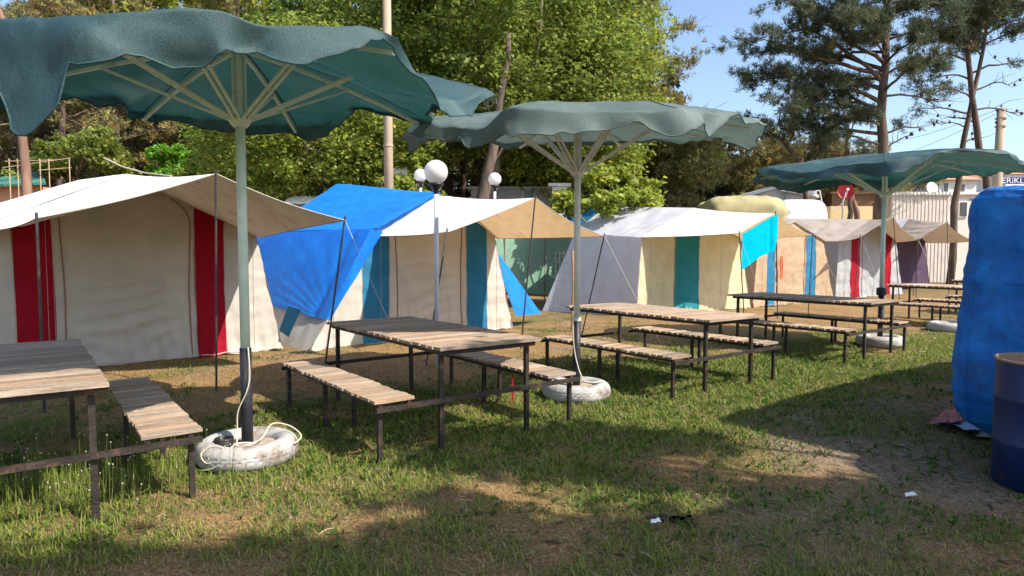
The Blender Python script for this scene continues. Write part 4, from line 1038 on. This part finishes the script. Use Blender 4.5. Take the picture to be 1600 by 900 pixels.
# thick leaning trunk between the lamps
pine(gp(728, 20), [(0, 0, -.1), (.35, 0, 2.5), (.95, 0, 5), (1.3, 0, 8)], [(.5, (1, .4, 1.5), .3), (.7, (-1, .5, 1.2), .4)], 'thick leaning trunk between the globe lamps', 64, r0=.27, group='pines among the camp')

# the big pines on the right
def right_branches(seed, n, q0, q1, Lmax, rise=.25, left=.5, fol=.9):
    g = np.random.default_rng(seed); out = []
    for k in range(n):
        q = q0+(q1-q0)*(k+.5)/n; a = g.random()*6.28; L_ = Lmax*(.5+.5*g.random())*(1-.45*((q-q0)/(q1-q0))**2)
        x = math.cos(a)*L_-left*L_*.5
        out.append((q, (x, math.sin(a)*L_*.8, rise*L_*g.random()), fol))
    return out
br = right_branches(5, 26, .52, 1.0, 3.2, .3, .6)+[(.46, (-3.6, -.3, .1), .95), (.50, (-3.9, .4, .9), 1), (.56, (-3.6, .0, 1.5), 1), (.62, (-3.2, -.4, 1.9), 1), (.43, (-2.6, .5, .1), .8), (.40, (1.4, 0, .1), .1), (.52, (1.8, 0, -.2), .15), (.68, (-2.6, .3, 2.0), 1), (.36, (-2.2, .2, .5), .8), (.34, (1.1, .3, .6), 0), (.40, (-3.4, .4, .4), 1), (.45, (-3.0, -.5, .6), 1), (.48, (-2.2, .7, .3), 1), (.54, (-4.0, .5, .4), 1), (.59, (-4.2, -.4, 1.0), 1), (.42, (-1.6, -.6, .2), .9)]
BIG = pine(gp(1376, 25.5), [(0, 0, -.1), (-.05, 0, 3.5), (-.1, 0, 6), (-.05, 0, 8.5), (.2, 0, 10.5)], br,
     'large dark pine with a thick trunk and crown spreading left', 81, tuft_n=20, ln=.17, per=45, r0=.21, cones=True, group='pines among the camp', wd=.011, spread=.33)
br = right_branches(6, 20, .72, 1.0, 2.8, .3, .3)+[(.62, (2.2, 0, .5), .1), (.56, (1.6, .4, .3), 0), (.6, (-1.7, .2, -.1), .35), (.66, (-1.9, 0, -.3), .1), (.7, (2.4, 0, 1.0), .1), (.5, (1.6, 0, -.2), 0), (.46, (-1.0, .2, .2), 0)]
LEAN = pine(gp(1562, 29.5), [(0, 0, -.1), (-.55, 0, 3.0), (-1.1, 0, 6), (-1.5, 0, 8.5), (-1.7, 0, 10.5)], br,
     'leaning pine with bare twiggy branches, rightmost of all', 82, tuft_n=18, ln=.17, per=36, r0=.15, cones=True, group='pines among the camp', wd=.011)
br = right_branches(7, 12, .74, 1.0, 2.2, .3, .3)+[(.5, (-.9, 0, .1), 0), (.55, (-1.9, 0, .15), .1), (.44, (.7, .2, .2), 0), (.38, (-.7, 0, .1), 0), (.60, (-1.6, 0, .1), .3), (.34, (.5, 0, .1), 0)]
SLIM = pine(gp(1486, 29.5), [(0, 0, -.1), (.05, 0, 3.0), (.35, 0, 5.5), (.8, 0, 8), (1.0, 0, 10)], br,
     'slim pine trunk in front of the cream clad cabin', 83, tuft_n=16, ln=.18, per=50, r0=.13, cones=True, group='pines among the camp', wd=.011)
CROOK = pine(gp(1290, 27), [(0, 0, -.1), (-.5, 0, 2.5), (-1.2, 0, 4.8), (-1.9, 0, 5.6)], [(.7, (-1.4, 0, .8), .6), (.85, (.6, .3, 1.2), .6), (.95, (-1.2, .2, .8), .9), (.6, (.8, 0, 1.1), .3)],
     'crooked pine leaning left above the gabled hut', 84, tuft_n=16, ln=.18, per=36, r0=.15, group='pines among the camp', wd=.012)
FORK = pine(gp(1345, 26.8), [(0, 0, -.1), (-.1, 0, 2.5), (-.7, 0, 4.5), (-.6, 0, 6)], [(.7, (-1.0, 0, .8), .5), (.85, (.6, .3, 1.2), .6), (.6, (1.0, 0, .6), .1), (.75, (-1.5, 0, .3), .4)],
     'forked thin pine trunk beside the red dish', 85, tuft_n=16, ln=.18, per=36, r0=.14, bark='barkred', group='pines among the camp', wd=.012)
THIN = pine(gp(1318, 26.4), [(0, 0, -.1), (.15, 0, 2.2), (.2, 0, 3.6), (.1, 0, 5)], [(.7, (-.8, 0, .8), .2), (.8, (.9, .3, .9), .3)],
     'thin dark pine trunk in front of the brown boarded shed', 86, tuft_n=16, ln=.18, per=30, r0=.13, group='pines among the camp', wd=.012)
for o_, s_ in ((BIG, 1.2), (LEAN, 1.3), (SLIM, 1.27), (CROOK, 1.1), (FORK, 1.1), (THIN, 1.12)): o_.scale = (s_, s_, s_)
# bushy conifers: crowns as lumpy masses of needle bundles
def conifer(loc, w_, h_, n, label, seed, m='needleo', lobes=30, group='bushy conifers behind the tents'):
    g = np.random.default_rng(seed); t = thing('conifer', loc, label, 'conifer', group)
    P = []; D = []; tk = MB()
    tk.tube(limb_path((0, 0, -.1), (0, 0, h_*.85), seed, .03, 8), list(np.linspace(.16, .05, 8)), 8)
    for k in range(lobes):
        z = h_*(.12+.82*g.random()); rmax = w_*math.sqrt(max(.05, 1-((z/h_-.40)/.62)**2)); a = g.random()*6.28; r = rmax*(.35+.6*g.random())
        c_ = np.array([math.cos(a)*r, math.sin(a)*r, z]); lr = w_*(.22+.16*g.random())
        tk.tube([(0, 0, z*.7), c_], [.05, .015], 5)
        dd_ = g.normal(size=(n//lobes, 3)); dd_ /= np.linalg.norm(dd_, axis=1, keepdims=True)
        P.append(c_+dd_*lr*(.45+.6*g.random((len(dd_), 1)))*[1, 1, .8]); D.append(dd_*.7+[0, 0, .6])
    V, Fc, c = tufts(np.concatenate(P), np.concatenate(D), .17, 9, seed, .022)
    obj('crown', V, Fc, M[m], t, False, c, world=False)
    tk.build('trunk', M['bark'], t, True, world=False); return t
for (px, Y, w_, h_, n, lab, m) in (
        (1065, 29, 2.8, 6.6, 9000, 'shaggy conifer behind the middle of the white tent', 'needleo'), (1165, 33, 3.2, 7.6, 10000, 'tall shaggy conifer just left of the gabled hut', 'needleo'),
        (1250, 35, 3.1, 7.6, 8000, 'conifer filling the space behind the gabled hut', 'needleo'), (1330, 35, 2.9, 7.4, 8000, 'conifer behind the red dish', 'needleo'),
        (1410, 38, 2.9, 7.0, 7000, 'conifer rounding off above the third parasol', 'needleo'), (1000, 29, 2.3, 4.4, 5000, 'dark conifer right of the small sunlit tree', 'needle'),
        (1110, 35, 3.0, 7.6, 8000, 'dark conifer behind the edge of the middle parasol', 'needle'), (1290, 40, 3, 7.0, 5000, 'far conifer tip behind the big pine', 'needleo'),
        (1520, 50, 2.2, 4.6, 2500, 'small far conifer beside the white house', 'needle')):
    conifer(gp(px, Y), w_, h_, n, lab, int(px), m)
# distant wood that closes the view
n = 60000; a = rng.random(n); px = -500+1750*rng.random(n); Y = 47+10*rng.random(n); z = 14*rng.random(n)**1.1
top_ = np.interp(px, [-500, 1050, 1180, 1300, 1480, 1700], [15, 14, 9.5, 8.5, 5.5, 4]); z = z/14*top_*(.85+.25*vnoise(v3(px*.02, 0*px, 0), 1, 4))
P = np.stack([(px-800)/F*Y, Y, z], -1)
V, Fc, c = leaf_cards(P, .42, col0=(.42, .40, .40), seed=5)
tag(obj('distant_wood', V, Fc, M['needle'], None, False, c), 'dark distant wood behind all the tree trunks', 'wood', kind='stuff')

# trees standing right of the camera that shade the foreground
def shade_tree(name, base, h, targets, label, seed, leaf=.09):
    t = thing(name, base, label, 'tree', 'shade trees beside the lane')
    g = np.random.default_rng(seed); P = []; tk = MB(); b = np.array(base, float)
    tk.tube(limb_path((0, 0, -.1), (0, 0, h*.9), seed, .03, 8), list(np.linspace(.2, .08, 8)), 10)
    k_ = SUN.x/SUN.z; ky = SUN.y/SUN.z
    for (gx_, gy_, rx_, ry_, n_, hh) in targets:
        c_ = np.array([gx_+k_*hh, gy_+ky*hh, hh])-b
        tk.tube(limb_path((0, 0, hh*.7), c_, seed+int(n_), .08), list(np.linspace(.07, .015, 6)), 6)
        q = int(n_/16); cc = c_+g.normal(size=(q, 3))*np.array([rx_, ry_, .35])*.55
        P.append(np.repeat(cc, 16, 0)+g.normal(size=(q*16, 3))*.10)
    P = np.concatenate(P)
    V, Fc, c = leaf_cards(P, leaf, seed=seed); obj('crown', V, Fc, M['leaf'], t, False, c, world=False)
    tk.build('trunk', M['bark2'], t, True, world=False)
shade_tree('shade_tree', (7.4, -.9, 0), 8, [
    (0.1, 3.05, .9, .28, 3000, 6.6), (-1.5, 2.80, 1.0, .20, 2600, 7.4), (1.6, 3.25, .8, .36, 3200, 6.2), (2.6, 3.4, .7, .45, 2800, 5.8), (-2.6, 2.75, .7, .18, 1800, 7.0), (.4, 2.5, 1.6, .3, 4000, 6.0), (-2, 2.3, 1.6, .3, 3600, 6.4),
    (1.9, 3.85, .4, .12, 500, 6.4)],
    'leafy tree to the right of the viewer shading the front grass', 91)
shade_tree('shade_tree', (8.6, 1.3, 0), 8, [
    (.30, 4.95, .7, .32, 2900, 6.6), (-.2, 4.50, .35, .10, 380, 7.0), (1.15, 5.15, .3, .12, 350, 6.0), (2.5, 3.8, .6, .28, 1300, 6.0), (.9, 4.25, .4, .06, 260, 6.6), (-.2, 3.7, .4, .06, 200, 6.6)],
    'leafy tree beyond the drum casting dapples on the middle grass', 93)
# ------------------------------------------------------------------ buildings and things behind the camp
def bx(px0, px1, py0, py1, Y):         # facade rectangle -> centre, width, height (bottom clipped to the ground)
    a = PY(px0, py0, Y); b = PY(px1, py1, Y); return (a[0]+b[0])/2, b[0]-a[0], max(b[2], 0), a[2]
def cabin(name, px0, px1, pyt, Y, depth, label, cat, wall, ribs=0, windows=(), door=None, roof=None, rmat=None):
    xc, wd, _, zt = bx(px0, px1, pyt, 380, Y); t = thing(name, (xc, Y+depth/2, 0), label, cat)
    m = MB().box((xc, Y+depth/2, zt/2), (wd, depth, zt))
    if ribs:
        for k in range(ribs): m.box((xc-wd/2+wd*(k+.5)/ribs, Y-.012, zt/2), (wd/ribs*.45, .014, zt-.02))
    m.build('wall', wall, t)
    for (a, b_, c, d) in windows:
        wx, ww, z0, z1 = bx(a, b_, c, d, Y-.05)
        f = MB().box((wx, Y-.03, (z0+z1)/2), (ww+.1, .06, z1-z0+.1)).build('window', M['whitep'], t)
        MB().box((wx, Y-.065, (z0+z1)/2), (ww, .02, z1-z0)).build('pane', M['glass'], f)
    if roof == 'flat':
        MB().box((xc, Y+depth/2, zt+.05), (wd+.3, depth+.3, .10)).build('roof', rmat or M['whitep'], t)
    if roof == 'gable':                # ridge towards the viewer
        hh = wd*.16; e = .25
        r = MB().prism([(xc-wd/2-e, Y-.2, zt-.02), (xc, Y-.2, zt+hh), (xc+wd/2+e, Y-.2, zt-.02), (xc+wd/2+e, Y-.2, zt+.10), (xc, Y-.2, zt+hh+.12), (xc-wd/2-e, Y-.2, zt+.10)], (0, depth+.4, 0))
        r.build('roof', rmat or M['greyp'], t); MB().prism([(xc-wd/2, Y, zt), (xc+wd/2, Y, zt), (xc, Y, zt+hh)], (0, .1, 0)).build('gable', wall, t)
    if roof == 'hip':
        hh = 1.0; V = [(xc-wd/2-.3, Y-.3, zt), (xc+wd/2+.3, Y-.3, zt), (xc+wd/2+.3, Y+depth+.3, zt), (xc-wd/2-.3, Y+depth+.3, zt), (xc-wd*.2, Y+depth/2, zt+hh), (xc+wd*.2, Y+depth/2, zt+hh)]
        MB().add(V, [[0, 1, 5, 4], [1, 2, 5], [2, 3, 4, 5], [3, 0, 4], [3, 2, 1, 0]]).build('roof', rmat or M['tile'], t)
    return t
tcb = cabin('cabin', 1393, 1482, 304, 31.2, 3, 'cream corrugated cabin behind the third parasol', 'cabin', M['clad'], ribs=16)
xc, wd, _, zt = bx(1391, 1484, 304, 380, 31.2)
m = MB()
for k in range(17): m.box((xc-wd/2+wd*(k+.5)/17, 31.13, zt+.05), (wd/17*.55, .12, .14))
m.box((xc, 32.6, zt+.06), (wd, 2.8, .06)); m.build('roof_edge', M['whitep'], tcb)
tcc = cabin('cabin', 1484, 1560, 304, 31.8, 3, 'plain cream cabin beside the corrugated one, behind the slim pine', 'cabin', M['clad'], windows=((1500, 1510, 316, 338),), roof='flat')
cabin('house', 1468, 1522, 281, 46, 6, 'white house with an orange tiled roof above the cream cabins', 'house', M['whitep'], windows=((1497, 1507, 288, 298), (1475, 1481, 286, 299)), roof='hip')
cabin('house', 1572, 1660, 272, 60, 8, 'pale house with a tiled roof at the right edge above the blue sign', 'house', M['whitep'], roof='hip')
hut = cabin('hut', 1168, 1266, 309, 28, 4, 'gabled hut with a pale fascia behind the yellowish cover', 'hut', M['clad'], roof='gable', rmat=M['whitep'])
cabin('shed', 1298, 1362, 322, 28.5, 3, 'low yellow brick wall building behind the grey brown awning', 'shed', M['brick'])
cabin('shed', 1300, 1392, 303, 32, 3, 'dark brown boarded shed behind the red dish', 'shed', M['brownwall'], roof='flat', rmat=M['brownwall'])
cabin('shed', 960, 1090, 318, 34, 3, 'low brown shed in the shade under the conifers', 'shed', M['brownwall'], roof='flat', rmat=M['brownwall'])
cabin('building', 736, 880, 296, 25.5, 4, 'long low grey building behind the rightmost globe lamp', 'building', M['greyp'], windows=((818, 834, 297, 312),), roof='flat', rmat=M['greyp'])
cabin('cabin', 863, 885, 291, 24, 2, 'narrow white cabin right of the grey building', 'cabin', M['whitep'], roof='flat')
c = PY(829, 284, 25.2)
tw = thing('water_tank', (c[0], 25.2, 0), 'small grey box tank standing on the grey building roof', 'tank')
z0_ = bx(736, 880, 296, 380, 25.5)[3]
MB().box((c[0], 26.5, z0_+.45), (.38, .38, .5)).build('tank', M['greyp'], tw); MB().box((c[0], 26.5, z0_+.15), (.3, .3, .12)).build('stand', M['iron'], tw)
# solar heater on the hut roof
c = PY(1251, 296, 27.6)
sh = thing('water_heater', (c[0], 28, 0), 'tilted white solar water heater on the gabled hut roof', 'water heater')
MB().box((c[0], 28.2, c[2]), (1.55, .9, .36), 0, (1, 1, 1), (0, .16)).build('panel', M['whitep'], sh, bevel=.03)
MB().lathe([(0, 0), (.24, 0), (.25, .05), (.22, .16), (0, .17)], (c[0]+.3, 28.2, c[2]+.17), 20).build('tank_cap', M['whitep'], sh, True)
MB().tube([(c[0]+.5, 27.9, c[2]+.12), (c[0]+.9, 27.8, c[2]-.05), (c[0]+1.05, 27.8, c[2]-.8), (c[0]+1.05, 27.8, 1.0)], .03, 6).build('pipe', M['whitep'], sh)
for s in (-.5, .5): MB().box((c[0]+s, 28.2, c[2]-.3), (.06, .7, .4)).build('foot', M['greyp'], sh)
# dishes
def dish(px, py, Y, r, m, label, face=(0, -1, .25)):
    c = PY(px, py, Y); t = thing('satellite_dish', (c[0], Y, 0), label, 'satellite dish', 'satellite dishes')
    f = np.array(face, float); f /= np.linalg.norm(f); x = np.cross(f, [0, 0, 1.]); x /= np.linalg.norm(x); y = np.cross(x, f)
    V = []; NN = 28
    for k in range(7):
        q = k/6
        for j in range(NN): a = 2*math.pi*j/NN; V.append(c+x*math.cos(a)*q*r+y*math.sin(a)*q*r*1.08+f*(q*q-.4)*r*.3)
    Fc = [[i*NN+j, i*NN+(j+1) % NN, (i+1)*NN+(j+1) % NN, (i+1)*NN+j] for i in range(6) for j in range(NN)]
    obj('reflector', V, Fc, m, t, True)
    MB().tube([c-y*r*.9+f*.1*r, c+f*r*.9-y*.1*r], .012, 6).box(c+f*r*.95-y*.05*r, (.07, .07, .09)).build('feed_arm', M['whitep'], t)
    MB().tube([c-f*.12*r, c-f*.3-[0, 0, .3], [c[0], c[1]+.3, 0]], .03, 8).build('mast', M['greyp'], t)
dish(1321, 299, 26, .31, M['dishred'], 'round red satellite dish in front of the brown shed', (-.2, -1, .25))
dish(1456, 294, 33, .29, M['whitep'], 'white satellite dish on the cream cabin roof')
# pale branch-like cable from dish
tag(MB().tube([PY(1322, 300, 25.7), PY(1318, 315, 25.7), PY(1308, 326, 25.8), PY(1298, 330, 26)], .015, 5).build('cable', M['whitep']), 'white cable curving down from the red dish', 'cable')
# khaki cover over a boat-like frame and a white caravan
def hump(name, px0, px1, pyt, Y, dep, label, cat, m, seed, extra=None, sq=3.0, z_low=1.0):
    a = PY(px0, pyt, Y); b = PY(px1, pyt, Y); xc = (a[0]+b[0])/2; wd = (b[0]-a[0])/2; zt = a[2]
    t = thing(name, (xc, Y+dep/2, 0), label, cat)
    th = np.linspace(0, 2*math.pi, 60, endpoint=False); rows = []
    for q in np.linspace(0, 1, 26):
        ph = q*math.pi/2; rr = math.cos(ph)**(2/sq); z = z_low+(zt-z_low)*math.sin(ph)**(2/sq)
        rows.append(np.stack([xc+wd*rr*np.sign(np.cos(th))*np.abs(np.cos(th))**(2/sq), Y+dep/2+dep/2*rr*np.sign(np.sin(th))*np.abs(np.sin(th))**(2/sq), z+0*th], -1))
    low = rows[0].copy(); low[:, 2] = .25; rows = [low]+rows
    P = np.array(rows)
    dd = (.13*fbm(P, 1.2, seed, 3) if seed else 0*P[..., 0])
    sheet('cover' if seed else 'body', P, m, t, dd, wrap=True); return t, xc, wd, zt
hump('covered_boat', 1106, 1236, 306, 23.5, 2.4, 'boat under a creased khaki yellow cover behind the white tent', 'boat', M['khaki'], 5, sq=5.5, z_low=2.0)
t_, xc, wd, zt = hump('caravan', 1216, 1300, 310, 25, 2.2, 'white rounded caravan roof right of the khaki cover', 'caravan', M['whitep'], 0, sq=6.5, z_low=1.6)
f = MB().box((xc-.2, 24.97, 1.35), (.9, .04, .5)).build('window', M['whitep'], t_); MB().box((xc-.2, 24.94, 1.35), (.8, .02, .42)).build('pane', M['glass'], f)
for s in (-.5, .5): MB().tube([(xc+s, 24.3, .3), (xc+s, 24.5, .3)], .3, 18).build('wheel', M['dark'], t_)
t_, xc, wd, zt = hump('caravan', 425, 520, 303, 19, 2.2, 'grey white caravan behind the blue tarp, half hidden by leaves', 'caravan', M['whitep'], 0, sq=5)
f = MB().box((xc-.05, 18.96, zt-.42), (.55, .06, .34)).build('window', M['whitep'], t_); MB().box((xc-.05, 18.92, zt-.42), (.45, .02, .26)).build('pane', M['glass'], f)
for s in (-.5, .5): MB().tube([(xc+s*.8, 19.1, .3), (xc+s*.8, 19.3, .3)], .3, 18).build('wheel', M['dark'], t_)
# blue bits behind the fence in the gap
cabin('kiosk', 893, 930, 322, 21, 1.5, 'small dark blue kiosk behind the middle parasol pole', 'kiosk', M['blue'], roof='flat', rmat=M['greennet'])
# shed with green roof at the far left and wooden rails
ts = thing('shed', gp(20, 19), 'orange brick shed with a green sheet roof at the far left', 'shed')
a = PY(-30, 291, 19); b = PY(62, 291, 19)
MB().box(((a[0]+b[0])/2, 20.2, a[2]/2), (b[0]-a[0], 2.4, a[2])).build('wall', M['tile'], ts)
c0 = PY(-40, 293, 18.7); c1 = PY(72, 289, 18.7); d1 = PY(66, 271, 21); d0 = PY(-40, 276, 21)
MB().prism([c0, c1, d1+[0, 0, 0], d0], (0, 0, .06)).build('roof', M['roofgreen'], ts)
tr_ = thing('rail_frame', gp(60, 18.2), 'raw wooden rail frame behind the bare pine trunk', 'frame')
for (x0, y0, x1, y1) in ((4, 262, 110, 247), (8, 252, 90, 250), (60, 266, 112, 262), (0, 195, 40, 190)):
    MB().tube([PY(x0, y0, 18.4), PY(x1, y1, 18.6)], .012, 6).build('rail', M['polewood'], tr_)
for px in (14, 27, 62, 76, 108):
    p = PY(px, 248, 18.5); MB().tube([(p[0], 18.5, 0), (p[0], 18.5, p[2])], .014, 6).build('post', M['polewood'], tr_)
tag(MB().tube([PY(163, 247, 17), PY(190, 260, 16.5), PY(225, 270, 16), PY(268, 275, 15.5)], .02, 6).build('washing_line', M['rope']), 'pale rope slung above the cream tent roof', 'rope')
# blue sign with white letters at the right edge
es = thing('shop_sign', gp(1600, 36), 'blue sign board with white capital letters at the right edge', 'sign')
a = PY(1559, 277, 36); b = PY(1632, 287.5, 36)
MB().box(((a[0]+b[0])/2, 36, (a[2]+b[2])/2), (b[0]-a[0], .1, a[2]-b[2])).build('board', M['signblue'], es)
for px in (1560, 1625): p = PY(px, 300, 36); MB().tube([(p[0], 36.1, 0), (p[0], 36.1, a[2])], .05, 8).build('post', M['greyp'], es)
text('lettering', 'ERiKLi', PY(1565, 286.3, 35.93), .44, M['whitep'], es, 1.12)
bs = thing('banner', gp(1542, 33), 'small dark blue vertical banner left of the blue sign', 'banner')
a = PY(1537, 281, 33); b = PY(1547, 298, 33)
MB().box(((a[0]+b[0])/2, 33, (a[2]+b[2])/2), (b[0]-a[0], .04, a[2]-b[2])).build('cloth', M['signblue'], bs)
MB().tube([(a[0], 33, 0), (a[0], 33, a[2]+.1)], .03, 6).build('post', M['greyp'], bs)
